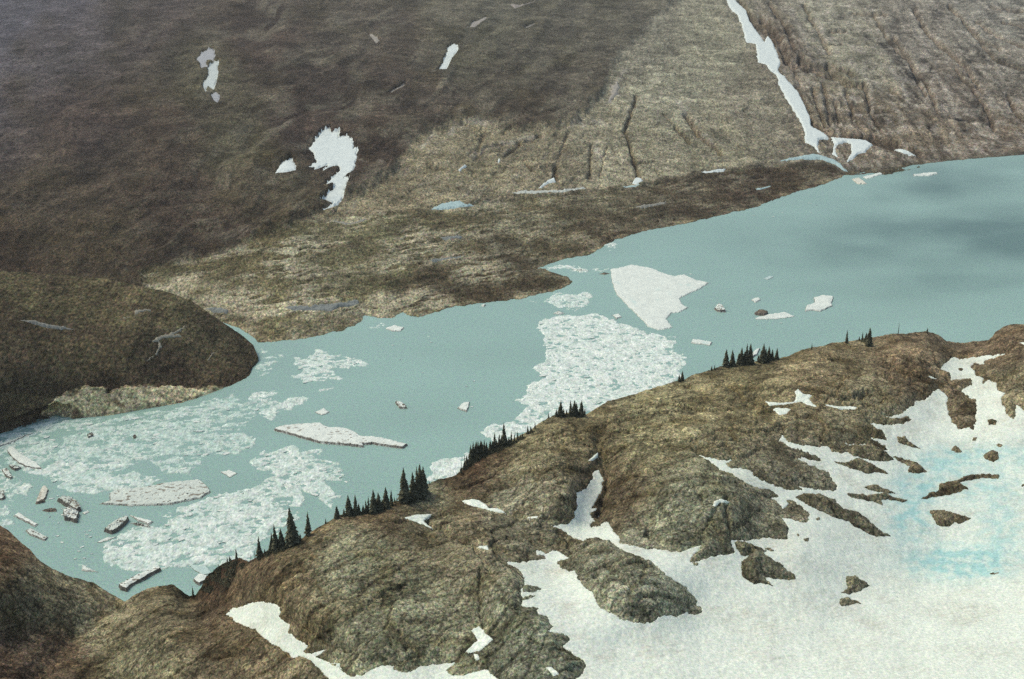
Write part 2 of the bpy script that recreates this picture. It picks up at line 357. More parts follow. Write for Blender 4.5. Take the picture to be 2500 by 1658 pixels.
SNOWFIELD = T('S 1380,1950 1390,1720 H 1680,1558 1700,1540 1740,1500 1755,1460 1735,1430 1700,1410 1650,1370 1600,1340 1640,1290 1635,1265 1570,1250 1500,1230 1535,1195 1500,1170 1490,1130 1430,1110 1420,1090 1440,1075 1380,1066 1320,1060 1315,1020 1318,960 1340,900 1325,840 1290,800 1210,762 1300,765 1390,758 1490,742 1470,715 1425,712 1410,684 1440,686 1480,704 1560,682 1590,700 1640,735 1600,742 1560,758 1575,790 1640,832 1670,820 1700,870 1740,930 1800,965 1820,1030 1860,1070 1930,1110 2000,1150 2080,1170 2150,1180 2210,1165 2260,1130 2310,1120 2365,1138 '
              'I 20,1128 70,1100 75,1115 130,1122 180,1100 175,1065 130,1055 150,1030 110,980 60,930 H 2365,892 2300,850 2250,800 2180,745 2100,720 2020,690 1980,665 1920,620 1850,600 1780,595 1740,615 1680,600 1630,560 1540,520 1490,510 1560,512 1630,500 1680,460 1670,420 1700,380 1690,290 1750,260 1800,190 1795,165 1840,135 1870,190 1860,260 1830,330 1780,400 1825,395 1780,440 1820,480 1780,500 1790,528 1830,520 1870,490 1910,490 1930,540 1980,590 1990,635 2080,650 2180,670 2250,680 2365,690 '
              'I 40,694 100,670 180,645 150,690 90,740 95,755 150,760 230,735 300,715 402,705 380,605 470,622 560,605 620,600 700,605 758,612 770,530 740,490 720,460 760,465 850,490 910,500 890,460 910,435 870,400 830,365 780,340 740,338 760,370 730,400 700,360 640,325 705,318 690,300 640,270 540,250 450,210 380,160 300,135 250,90 200,60 150,38 230,50 290,70 380,70 335,95 380,125 450,120 530,155 530,180 620,220 700,250 760,270 880,275 820,240 950,268 1040,280 1092,275 1080,220 1030,150 960,120 880,90 830,62 870,50 940,75 1000,88 980,55 900,20 850,0 780,-20 700,-60 720,-100 '
              'F 765,1470 860,1490 960,1503 1030,1500 1060,1535 1130,1545 1220,1525 1250,1490 1120,1486 1300,1480 1380,1518 1445,1535 1420,1490 1350,1460 1320,1440 1430,1457 1410,1400 1370,1380 1315,1342 1400,1350 1500,1355 1560,1345 1600,1320 1575,1290 1620,1270 1560,1298 1480,1312 1420,1305 1500,1290 1590,1240 1630,1195 1660,1185 1690,1190 1740,1140 1780,1110 1810,1130 1850,1170 1838,1215 1850,1270 1880,1330 1930,1390 1990,1370 2032,1392 2040,1290 2042,1180 1990,1172 1990,1160 1940,1130 2000,1080 2012,1040 1960,1040 1870,1050 1860,1000 1790,975 1840,930 1870,897 1960,902 2060,890 2150,878 2242,870 2180,900 2100,910 2080,940 2030,940 2000,965 2030,1000 2040,1030 2070,1025 2090,1040 2080,1080 2120,1048 2170,1065 2185,1110 2240,1142 2212,1165 2208,1190 2230,1250 2270,1300 2305,1322 2312,1220 2340,1225 2365,1262 S 2560,1010 2620,960 3300,980 3600,1950')
def fg_common(px, py):
    z = fg_rbf(px, py)
    cy = crest_y(px); edge = py - cy
    x, y, t = at_z(px, py, z)
    k = sstep(4, 90, edge)
    z = z + k*(1.6*fbm(x/38., y/38., 3, 11))
    return z, edge
def rock_relief(x, y, px, py, edge, t):
    # ledges dipping towards the lower right, joints, rubble
    u = x*.80 + y*.60; v = -x*.60 + y*.80
    k = sstep(4, 70, edge)
    wx = 7*fbm(x/26, y/26, 4, 31); wy = 7*fbm(x/26+40, y/26, 4, 32)
    A = (u + wx); B = (v + wy)
    h1, e1 = facets(A/36., B/17., 21, step=1.0, tilt=1.3)
    h2, e2 = facets((A+.6*wy)/13., (B-.4*wx)/7., 22, step=.9, tilt=1.3)
    h3, e3 = facets((u+.3*wx)/5.0, (v+.3*wy)/3.2, 23, step=.9, tilt=1.2)
    rough = .35 + .65*sstep(-.25, .35, fbm(x/34+7, y/34, 3, 65))
    lf = .45 + .55*sstep(450, 900, px)
    r = k*(lf*(1.1*h1 + 1.25*h2*rough) + .9*h3*rough - .45*lf*(1-sstep(0, .05, e1)) - .45*lf*rough*(1-sstep(0, .08, e2)) - .35*rough*(1-sstep(0, .14, e3)))
    r = r + .3*k*fbm(x/24., y/24., 3, 24) + .35*fbm(x/4., y/4., 4, 41)*(.3+.7*k)
    TONE[0] = .22*h1 + .34*h2 + .40*h3
    for pts, w, d in CREV:
        dd = line_dist(px + 5*perlin(px/11, py/11, 77), py + 5*perlin(px/11, py/11, 78), pts, w*4)
        r = r - d*np.exp(-(dd/w)**2) * sstep(0, 25, edge)
    JOINT[0] = np.maximum(np.maximum(1-sstep(0, .10, e1), (1-sstep(0, .12, e2))*rough), .6*(1-sstep(0, .16, e3))*rough)*k
    return r
JOINT = [0]; TONE = [0]
def near_rock(px, py, s):
    """the rock surface: x, y, z, depth, edge, base z"""
    z, edge = fg_common(px, py)
    x, y, tt = at_z(px, py, z)
    m = s * tt / F
    calm = np.zeros(px.shape, f32)
    for P_ in NSP: calm = np.maximum(calm, sstep(-4, 1, sdf(px, py, P_, 8)))
    rel = rock_relief(x, y, px, py, edge, tt)*(1-calm)
    k = sstep(0, 60, edge)
    zr = z + np.where(m < 0, rel*sstep(0, 2.0, -m) + np.clip(-m*.6, 0, 1.6)*k + np.clip(-m*.6, 0, .3)*(1-k), -np.clip(.4+m*.9, 0, 3.0)) + np.where(m < 0, .12, 0)*perlin(x/1.7, y/1.7, 121)
    return x, y, zr, tt, edge, z
def fg_snow_sdf(px, py):
    nx = px + 4*perlin(px/16, py/16, 81) + 3*perlin(px/5.5, py/5.5, 82); ny = py + 3*perlin(px/16, py/16, 83) + 2*perlin(px/5, py/5, 84)
    return np.maximum(sdf(nx, ny, TONGUE, 70), sdf(nx, ny, SNOWFIELD, 70))
GROUND = []
ROCK_T = [(x*1.0575, y*1.0575, alb(*c)) for x, y, c in [
    (0,1260,(92,72,54)),(100,1400,(112,100,78)),(200,1450,(118,106,84)),(100,1530,(82,66,52)),(40,1568,(74,58,46)),(400,1390,(98,86,66)),(300,1540,(108,98,76)),(560,1330,(90,74,56)),(600,1400,(96,82,62)),
    (800,1300,(116,108,86)),(900,1450,(112,105,84)),(700,1250,(92,80,60)),(1000,1130,(104,96,76)),(1200,1030,(110,98,74)),(1200,1150,(120,110,90)),(1350,1000,(106,92,68)),(1400,1150,(92,78,60)),(1500,1000,(116,104,78)),
    (1600,1200,(118,112,92)),(1450,1320,(114,108,90)),(1250,1500,(112,108,90)),(1700,900,(112,98,72)),(1900,850,(114,98,74)),(2100,850,(104,86,66)),(2000,950,(110,98,76)),(2300,800,(98,80,62)),(2320,900,(104,92,72)),(2150,960,(100,86,68)),(505,1330,(60,44,32)),(545,1308,(58,42,30)),(480,1365,(70,54,40)),(700,1222,(84,68,50)),(860,1160,(86,70,52)),(1085,1075,(72,54,40)),(1040,1110,(80,64,46)),(1150,1040,(84,68,50)),(150,1500,(78,62,48)),(1850,1120,(106,96,78)),(1700,1250,(106,98,80))]]
def rock_color(px, py, x, y, joint=None):
    c = shepard(px, py, ROCK_T, 90)*np.array([1.52, 1.76, 1.66], f32)
    n = fbm(x/7., y/7., 4, 91); n2 = fbm(x/30., y/30., 3, 92); n3 = perlin(x/1.1, y/1.1, 93)
    c = c * (1 + .40*n + .30*n2 + .35*n3)[..., None]
    mo = sstep(-.02, .35, fbm(x/15.+50, y/15., 5, 95))          # heath and moss in the hollows
    c = mix(c, c*np.array([.76, .72, .62], f32)*.80, mo*.85)
    clump = sstep(.25, .5, fbm(x/3.2, y/3.2, 3, 97))*sstep(-.2, .3, fbm(x/30, y/30, 2, 98))
    c = mix(c, alb(66, 60, 42), clump*.75)          # tufts of heather and juniper
    if joint is not None: c = c*(1 + TONE[0])[..., None]; c = mix(c, c*np.array([.50, .44, .38], f32), joint*.6)     # soil and dark lichen in the joints
    pale = sstep(.25, .5, fbm(x/5.+9, y/5., 3, 96))
    return mix(c, c*np.array([1.35, 1.38, 1.38], f32), pale*.8)
def snow_z(px, py, z, edge, x, y):
    return z + .30*fbm(x/9., y/9., 3, 101) + .14*perlin(x/2.2, y/3.4, 102) + .07*perlin(x/1.1, y/1.6, 103)
def snow_color(px, py, x, y):
    c = np.broadcast_to(SNOW, px.shape+(3,)).copy()
    # dirty melt furrows that follow the flow down to the basin
    ang = np.arctan2(py-1330, px-2230); rr = np.hypot(px-2230, (py-1330)*1.6)
    st = ridged(ang*22 + 1.6*fbm(px/60, py/60, 3, 111), rr/80., 3, 112)
    up = sstep(1720, 1500, py)
    st2 = perlin((px*.15+py)/4.5, (px-py*.15)/60., 113)
    br = sstep(-.3, .5, fbm(x/16, y/16, 4, 117))
    d = np.clip(.42*up*br*sstep(.1, .7, st) + .34*br*sstep(0, .5, st2) + .08*sstep(0, .7, fbm(x/12, y/12, 4, 114)), 0, 1)
    c = mix(c, alb(172, 168, 146), d*.75)
    for (cx_, cy_, rx, ry, a) in ((2345,1372,135,46,1.1),(2225,1262,60,66,.8),(2240,1190,70,36,.75),(2370,1112,130,30,.6),(2300,1135,80,36,.6),(2400,1190,110,50,.55),(2450,1310,70,70,.5),(2490,1120,50,50,.35),(2440,1250,60,60,.3)):
        w = a*np.exp(-(((px-cx_)/rx)**2 + ((py-cy_)/ry)**2)**1.3) * (.45+1.0*sstep(-.3, .35, fbm(px/34., py/16., 3, 115)))
        c = mix(c, TEALICE, np.clip(w, 0, 1))
    dk = np.exp(-(((px-2365)/110)**2 + ((py-1372)/16)**2)) * sstep(.1, .5, fbm(px/14., py/7., 3, 116))
    return mix(c, alb(120, 160, 160), dk*.8)

def build_near():
    C = 1330; RN = 440; RB = 26
    px1 = np.linspace(-420, 2920, C, dtype=f32)
    cy = crest_y(px1).astype(f32)
    t = np.linspace(0, 1, RN, dtype=f32)[:, None]
    bottom = 1950.
    py = bottom + (cy[None]-bottom)*t                       # first row is nearest
    px = np.broadcast_to(px1, py.shape)
    s = fg_snow_sdf(px, py)
    x, y, zr, tt, edge, z = near_rock(px, py, s)
    m = s * tt / F
    cl = np.clip
    zs = snow_z(px, py, z, edge, x, y)
    zs = np.where(m < 0, zs - cl(-m*1.6, 0, 5) , zs)
    cr = rock_color(px, py, x, y, JOINT[0])
    # the far side of the crest, falling to the lake
    u = (np.arange(1, RB+1, dtype=f32)/RB)[:, None]
    drop = u**1.3*230
    xl, yl, zl = x[-1], y[-1], zr[-1]
    hx = xl/np.hypot(xl, yl); hy = yl/np.hypot(xl, yl)
    run = 8*u**.5 + drop*1.15
    bx = xl + hx*run; by = yl + hy*run
    bz = zl - drop + 2.5*fbm(bx/20, by/20, 3, 131)*sstep(0, .2, u) - .5*u
    P = np.stack([np.concatenate([x, bx]), np.concatenate([y, by]), np.concatenate([zr, bz])], -1)
    cb = np.broadcast_to(alb(92, 78, 58), bx.shape+(3,))
    keep = np.concatenate([s < 16, np.ones(bx.shape, bool)])
    o = grid_mesh('rocky_mountain', P, keep, M['rock'], np.concatenate([cr, cb]))
    tag(o, 'brown rocky mountain crest in the foreground above the lake', 'mountain', kind='structure')
    o2 = grid_mesh('snowfield', np.stack([x, y, zs], -1), s > -26, M['snow'], snow_color(px, py, x, y))
    tag(o2, 'broad summer snowfield with pale blue melt ice on the near mountain', 'snow', kind='structure')
build_near()
def near_point(px, py, down=0.):
    a = np.array([px], f32); b = np.array([py], f32)
    x, y, z, t, e, zb = near_rock(a, b, fg_snow_sdf(a, b))
    return float(x[0]), float(y[0]), float(z[0]) - down, float(t[0])

def patch_grid(poly, margin, step):
    x0, y0 = poly.min(0) - margin; x1, y1 = poly.max(0) + margin
    nx = max(4, int((x1-x0)/step[0])); ny = max(4, int((y1-y0)/step[1]))
    return np.meshgrid(np.linspace(x0, x1, nx, dtype=f32), np.linspace(y1, y0, ny, dtype=f32))
def wob(px, py, a, sc_, seed):
    return px + a*perlin(px/sc_, py/sc_, seed) + .5*a*perlin(px/sc_*2.7, py/sc_*2.7, seed+3), py + .6*a*perlin(px/sc_, py/sc_, seed+7) + .4*a*perlin(px/sc_*2.7, py/sc_*2.7, seed+9)

# rock outcrops standing out of the snowfield: (outline, height, name, category, label)
OUT = [
 ('I 405,618 480,630 560,662 620,688 595,705 660,745 740,785 725,800 810,850 805,885 720,880 600,870 664,930 600,910 530,912 450,855 445,760 500,722 440,722 410,650', 4.5, 'broad jagged brown outcrop with pointed lower right corners, left side of the snowfield'),
 ('I 1155,860 1215,857 1260,888 1320,925 1270,945 1262,962 1200,970 1180,985 1125,970 1165,945', 3.2, 'upright dark triangular rock alone in the middle of the snowfield'),
 ('I 1118,1012 1170,1007 1210,1022 1268,1042 1200,1050 1150,1060 1116,1058', 1.6, 'small low pointed rock just below the upright triangular rock'),
 ('I 815,320 870,298 980,300 1080,340 1140,400 1240,425 1320,490 1420,568 1465,590 1380,590 1320,577 1210,522 1180,490 1050,450 920,392 850,350', 3.6, 'longest rock bar in the snowfield, sloping down to the right like a whale back'),
 ('I 1160,300 1200,293 1300,310 1420,293 1500,330 1575,340 1545,357 1440,338 1390,342 1412,380 1350,352 1220,332 1170,315', 2.4, 'flat wavy rock rib right of the long rock bar'),
 ('I 1283,253 1340,235 1400,255 1497,297 1400,292 1300,268', 1.6, 'small lens shaped rock just above the flat wavy rock rib'),
 ('I 1045,72 1150,90 1240,57 1320,90 1450,165 1350,150 1310,165 1180,125 1130,100', 2.6, 'ragged brown outcrop with a thin tail pointing right, at the top of the snow slope'),
 ('I 1165,10 1220,-30 1330,-35 1420,8 1482,68 1400,82 1300,65 1200,42', 2.6, 'rounded rock hump above the ragged outcrop with the thin tail'),
 ('I 1478,45 1540,58 1640,90 1710,152 1650,165 1578,157 1590,112 1500,72', 2.2, 'narrow rock running down to the right beside the pale blue melt hollow'),
 ('I 2090,40 2140,5 2190,18 2192,65 2160,86 2100,62', 2.6, 'round dark boulder near the right edge above the curved ice ledge'),
 ('I 1655,337 1720,300 1790,272 1790,238 1850,215 1900,212 1960,180 2080,162 2197,173 2192,197 2080,192 1985,206 1925,222 1982,266 1900,296 1860,306 1750,322', 1.6, 'dark curved rock ledge arching through the blue melt hollow'),
 ('I 1728,417 1800,410 1900,432 2007,468 1930,507 1890,490 1862,520 1820,524 1780,510 1740,460', 1.8, 'grey wedge shaped slab pointing right in the melt hollow'),
 ('F 1500,1440 1560,1433 1585,1470 1620,1490 1668,1527 1580,1500 1520,1482', 1.8, 'small streamlined rock high in the snow gully below the crest'),
 ('F 2115,1322 2150,1315 2177,1332 2175,1357 2130,1357', 1.6, 'little square boulder in the snow gully near the right edge'),
 ('F 2020,1440 2050,1440 2042,1467 2015,1460', 1.3, 'tiny upright boulder below the snow gully'),
 ('F 2170,1490 2205,1485 2222,1500 2190,1508', 1.0, 'thin flat stone right of the tiny upright boulder'),
 ('F 1915,975 1950,970 1955,985 1925,990', .8, 'smallest stone in the upper snow hollow under the crest'),
 ('I 945,462 970,462 982,475 955,480', .9, 'small stone beside the upper left end of the long rock bar'),
 ('I 108,762 150,765 150,782 120,782', .9, 'small stone under the leaning triangular buttress'),
 ('I 870,608 900,597 905,620 880,622', .7, 'pebble sized stone on the snow below the long rock bar'),
 ('I 825,570 842,572 840,584 828,582', .6, 'tiny dark stone nearest the corner of the cracked buttress'),
 ('I 600,668 640,665 668,690 640,692', .9, 'thin rock splinter at the head of the broad jagged outcrop'),
 ('H 1325,930 1360,915 1400,925 1450,945 1400,962 1330,970', 1.5, 'rock tooth sticking into the snow tongue, upper of two'),
 ('H 1318,1005 1380,990 1415,992 1380,1010 1320,1024', 1.0, 'rock tooth sticking into the snow tongue, lower of two'),
 ('I 1870,0 1890,-25 1930,-10 1950,20 1900,18', 1.0, 'small flat stone at the rim of the blue melt hollow'),
 ('I 2345,240 2375,230 2380,250 2350,250', 1.0, 'dark stone cut by the right edge of the picture'),
 ('I 2120,845 2200,835 2195,842 2130,852', .5, 'thin dark sliver of rock at the right of the blue melt pool'),
]
def patch_near(poly, hgt, label, seed):
    P_ = T(poly); px, py = patch_grid(P_, 6, (1.5, 1.5))
    qx, qy = wob(px, py, 3.0, 12., 200+seed)
    s = sdf(qx, qy, P_, 40)
    z, edge = fg_common(px, py); x, y, t = at_z(px, py, z)
    zs = snow_z(px, py, z, edge, x, y); m = s*t/F
    rel = rock_relief(x, y, px, py, edge, t)
    zz = zs + np.clip(m*.9, -.8, hgt*.7)*(1+.25*perlin(x/4, y/4, 7)) + rel*.5*sstep(0, 2.5, m) + np.where(m > 0, .25*perlin(x/1.3, y/1.3, 9)+.1, 0)
    P3 = np.stack([x, y, zz], -1); org = P3[s > 0].mean(0) if (s > 0).any() else P3.reshape(-1, 3).mean(0)
    org[2] = float(zs.mean())
    big = (P_.max(0)-P_.min(0)).max() > 40
    o = grid_mesh('rock_outcrop' if big else 'boulder', P3, s > -3.5, M['rock'], rock_color(px, py, x, y)*.85, origin=org)
    tag(o, label, 'rock' if big else 'boulder', 'rocks standing out of the near snowfield')
for i, (p_, h_, lab) in enumerate(OUT): patch_near(p_, h_, lab, i)

for i, (p_, lab) in enumerate(NSNOW):
    P_ = T(p_); px, py = patch_grid(P_, 5, (1.5, 1.5)); qx, qy = wob(px, py, 1.6, 9., 300+i); s = sdf(qx, qy, P_, 40)
    x, y, z, t, edge, zb = near_rock(px, py, fg_snow_sdf(px, py)); m = s*t/F
    zz = z + np.clip(m*.8, -1.2, .28) + .05*perlin(x, y, 5)
    # sits over the local rock surface
    P3 = np.stack([x, y, zz], -1); org = P3[s > 0].mean(0) if (s > 0).any() else P3.reshape(-1, 3).mean(0)
    o = grid_mesh('snow_patch', P3, s > -3, M['snow'], np.broadcast_to(SNOW, px.shape+(3,)), origin=org)
    tag(o, lab, 'snow patch', 'small snow patches on the near ridge')
exec_marker = 0

# ================================================================== FAR SHORE AND MOUNTAINS
LAND = T('V 3400,300 2364,352 2300,363 2200,371 2100,383 2035,393 1990,398 1955,402 1935,412 1900,425 1820,448 1740,480 1680,492 1600,512 1500,530 1430,550 1392,568 1370,585 1300,598 1240,618 1275,628 1310,640 1325,652 1290,668 1200,690 1100,700 1040,710 1000,722 960,733 930,722 900,735 840,728 832,745 790,762 745,772 700,782 640,788 600,790 560,760 400,700 0,640 -500,640 -900,-900 3400,-900')
# (x, y, ground distance) in whole-picture pixels
FARC = [(500,700,1130),(700,600,1235),(700,680,1160),(1000,600,1225),(1000,660,1170),(1000,500,1420),(1300,560,1290),(1300,480,1480),(1600,470,1490),(1600,425,1580),(1780,400,1640),(1900,385,1690),
        (1200,450,1540),(1450,433,1600),(2100,362,1845),(2300,348,1880),(2600,330,1960),(2090,350,1865),(2364,330,1900),
        (1250,350,1650),(1050,330,1635),(1100,420,1570),(1000,400,1600),(900,450,1530),(1200,150,1880),(1000,150,1830),(1200,0,2040),(800,0,1920),(800,250,1640),(600,400,1450),(780,470,1500),(850,330,1620),
        (500,550,1380),(300,600,1290),(300,300,1480),(500,200,1650),(300,0,1790),(0,0,1690),(0,300,1390),(0,550,1190),(330,640,1240),(0,450,1270),(200,480,1320),(400,450,1420),(600,0,1880),
        (1700,-10,2095),(1790,150,1985),(1850,250,1905),(1890,330,1835),(1915,360,1760),(1550,100,1905),(1600,300,1745),(1500,380,1665),(1650,380,1730),(1400,250,1760),(1400,100,1900),(1450,320,1700),(1620,200,1830),(1500,0,2020),
        (1820,60,1985),(1900,150,1925),(1975,260,1870),(2050,100,1990),(2000,0,2075),(2100,300,1900),(2200,150,2000),(2364,0,2130),(2364,200,1990),(2200,280,1925),(2600,100,2150),
        (1000,-300,2500),(0,-300,2200),(2000,-300,2600),(2900,-200,2700),(-400,300,1400),(-400,0,1700),(-400,600,1150)]
far_rbf = RBF([(x*1.0575, y*1.0575) for x, y, Y in FARC], [Y for x, y, Y in FARC], 1e-4)
SC = [(0,'C 400,-60 480,100 700,500 900,850 1000,920'),(1.2,'C 500,-60 560,20 700,240 850,420 1000,600 1080,850'),(2,'C 780,-60 800,20 870,240 1030,430 1250,590 1330,850 1450,970'),(3.2,'C 1200,0 1350,300 1550,550 1700,700 1800,950'),
      (4.4,'C 1580,50 1800,330 2050,560 2250,830 2365,930'),(5.6,'C 1900,0 2050,140 2200,400 2365,500'),(6.4,'C 2130,0 2200,80 2365,110'),(-1.5,'C 150,0 350,350 550,650 700,950'),(-3,'C -100,200 0,500 80,780 300,1040'),
      (-4,'B 2200,100 2050,450 2020,880 2070,1050 2120,1220'),(-5,'B 1950,500 1800,1000 1780,1250'),(-6,'B 1700,830 1560,960 1530,1230'),(-7.5,'B 1400,950 1200,1040 1100,1250'),(-9,'B 900,850 700,950 400,1200')]
_p = []; _v = []
for u_, s_ in SC:
    for q_ in T(s_): _p.append(tuple(q_)); _v.append(u_)
strat_rbf = RBF(_p, _v, 5e-3)
CLIFF = T('V 690,515 780,470 900,400 985,300 1100,272 1200,300 1330,280 1400,200 1420,130 1500,50 1560,0 1600,-600 3400,-600 3400,370 2364,352 2200,371 1935,395 1900,378 1600,402 1450,437 1200,455 1000,492 850,500 760,510')
SHELF = T('V 330,650 318,632 380,615 500,590 600,548 690,512 780,500 850,497 1000,488 1200,452 1450,434 1600,400 1900,375 1960,400 2300,380 2300,900 300,900')
CRACKS = [('B 2100,650 2020,880 2070,1050 2090,1100 2150,1100', 4, 5),('B 2070,1050 2120,1220', 5, 5),('B 1790,990 1780,1200', 4, 3),('B 1550,1120 1540,1220', 6, 5),('C 70,780 120,860 180,930 300,1030', 5, 6),('C 0,870 60,920 90,960', 4, 4),
          ('C 580,130 700,240 760,420 880,450 1030,450 1150,560 1260,580', 8, 6),('C 430,20 560,170 680,290', 7, 6),('C 840,400 980,500 1080,530 1250,580', 6, 5),('C 1030,430 1200,500', 5, 4),('C 820,600 900,780 930,850 1100,920 1330,960 1500,1000 1650,1040', 7, 5),
          ('C 870,40 980,240 1040,350', 5, 3),('C 1000,560 1050,840', 5, 3),('C 1080,690 1110,830', 4, 3),('C 1340,920 1420,960 1600,1030', 7, 4),('C 2040,140 2200,260 2365,320', 4, 3),('C 2200,420 2365,470', 4, 3),('C 2130,50 2365,80', 4, 3),
          ('B 850,820 1060,900 1000,1090 1090,990 1400,960', 4, 2),('B 1190,1060 1300,980 1450,920', 4, 3),('B 1250,870 1180,900', 3, 2),('C 720,300 850,600', 4, 2),('C 1450,600 1550,680', 4, 2)]
PALE = [('C 550,150 600,250', 5),('C 780,60 870,250 900,330', 6),('C 950,150 1030,290', 6),('C 1180,430 1290,520 1315,640 1330,760', 6),('C 1590,80 1640,210 1800,330 1880,400 2000,480 2060,590 2160,700 2250,790', 7),
        ('C 2040,140 2100,180 2200,260 2365,360', 6),('C 2060,10 2150,70 2300,150', 5),('C 1850,200 2000,220 2100,330 2120,400', 5),('C 1310,820 1400,930', 6),('C 1660,560 1705,650 1680,710', 5),('C 20,700 130,850 280,1000', 6),
        ('C 980,560 1020,700 1060,830', 4),('C 820,420 880,470 1000,500', 4),('C 1430,430 1530,560 1580,700', 5),('B 2020,480 1940,600 1970,640', 6),('B 1660,845 1850,825 1900,860', 6),('B 1820,980 1860,1080', 7),('B 830,900 870,860 1000,830 1150,850', 6),
        ('B 960,1060 1100,1000 1300,950 1450,920', 5),('B 640,1010 720,910', 5),('C 700,260 760,380 830,470', 4),('C 2230,470 2365,520', 5),('C 1120,600 1170,700', 4),('C 1750,480 1850,640 1900,760', 5)]
PALE = [(T(a), w) for a, w in PALE]
CRACKS += [('C 1340,100 1420,240 1560,400 1700,560 1780,760', 4, 3),('C 1620,60 1700,220 1860,360 1980,470 2080,620', 5, 4),('C 1850,40 1960,150 2080,300 2180,420', 4, 4),('C 2250,640 2300,760 2365,820', 4, 3),
           ('C 1900,480 2010,600 2120,760 2160,880', 4, 3),('C 1480,260 1600,420 1650,560 1700,640', 4, 3),('C 640,30 760,200 800,330', 5, 4),('C 700,500 780,640 850,760', 5, 4),('C 930,600 960,720 1010,850', 4, 4),
           ('C 1150,620 1190,720 1200,800', 4, 3),('C 1280,560 1300,640 1320,760 1400,900', 4, 4),('C 1190,90 1300,95 1420,100', 4, 3),('C 1050,210 1150,215', 3, 3),('C 2000,180 2100,290 2200,330', 4, 3),('C 2220,150 2365,180', 4, 3),
           ('B 1620,920 1600,1000 1560,1080', 4, 2),('B 1900,1000 1870,1080 1850,1200', 3, 2),('B 2200,1130 2250,1180', 3, 2),('B 1330,1090 1420,1180', 3, 2),('B 2340,840 2280,760', 3, 2),('B 700,1140 850,1160 1000,1180', 3, 2)]
CRACKS = [(T(a), w*.9, d*(1.5 if a.startswith('C') else 1.1)) for a, w, d in CRACKS]
FT = [(x*1.0575, y*1.0575, alb(*c)) for x, y, c in [
    (480,200,(88,82,64)),(540,330,(84,78,62)),(640,440,(84,76,60)),(400,300,(72,60,50)),(900,200,(72,62,54)),(1050,150,(90,84,70)),(1150,60,(98,94,80)),(760,200,(68,58,50)),(820,60,(84,76,66)),(1350,60,(96,90,78)),(250,420,(68,58,48)),(100,480,(76,66,54)),
    (0,0,(86,80,82)),(150,100,(84,76,76)),(350,50,(78,68,64)),(0,300,(82,72,68)),(200,300,(74,62,56)),(600,100,(74,62,54)),(400,450,(72,60,50)),(0,600,(66,54,42)),(200,560,(72,62,48)),(480,250,(80,72,58)),
    (900,100,(86,76,66)),(1200,100,(90,84,72)),(1200,230,(80,70,58)),(850,350,(70,58,48)),(1500,60,(96,90,78)),(1050,30,(92,86,74)),(700,550,(80,70,56)),(560,560,(72,60,50)),(700,300,(72,60,52)),
    (600,480,(78,68,54)),(1330,200,(88,80,68)),(1000,220,(80,70,60))]]
CT = [(x*1.0575, y*1.0575, alb(*c)) for x, y, c in [
    (1100,350,(120,110,86)),(900,450,(110,100,78)),(1250,400,(118,108,86)),(1450,350,(126,118,96)),(1550,200,(128,122,102)),(1650,100,(124,118,98)),(1750,250,(116,108,90)),(1650,330,(124,116,94)),(1500,100,(110,104,88)),
    (1820,100,(92,80,66)),(1900,250,(104,94,78)),(1880,60,(124,118,100)),(1980,150,(116,110,92)),(2000,280,(94,82,66)),(2100,100,(104,96,84)),(2200,200,(96,86,74)),(2300,60,(114,108,96)),(2150,320,(100,88,72)),(2300,310,(92,80,66)),(2300,150,(98,90,78))]]
ST = [(x*1.0575, y*1.0575, alb(*c)) for x, y, c in [
    (400,640,(112,102,76)),(600,600,(102,92,68)),(700,640,(112,104,78)),(650,700,(118,108,80)),(700,760,(124,114,86)),(900,600,(114,106,80)),(1000,540,(112,102,78)),(1000,660,(92,80,62)),(1200,620,(90,78,60)),(1200,500,(108,98,76)),
    (1400,460,(98,88,70)),(1400,540,(86,74,58)),(1600,440,(84,72,58)),(1750,420,(74,60,48)),(1900,400,(78,64,50)),(1800,450,(84,70,54)),(1150,680,(82,70,54)),(850,540,(112,104,80)),(560,730,(104,94,74)),(2100,370,(98,88,70)),(1250,560,(96,86,66))]]
FS = 'snow patches on the far mountain'
SN = (206, 216, 206); DIM = (156, 160, 158); TALUS = (150, 146, 132); BLU = (160, 184, 178); GRIT = (140, 140, 126)
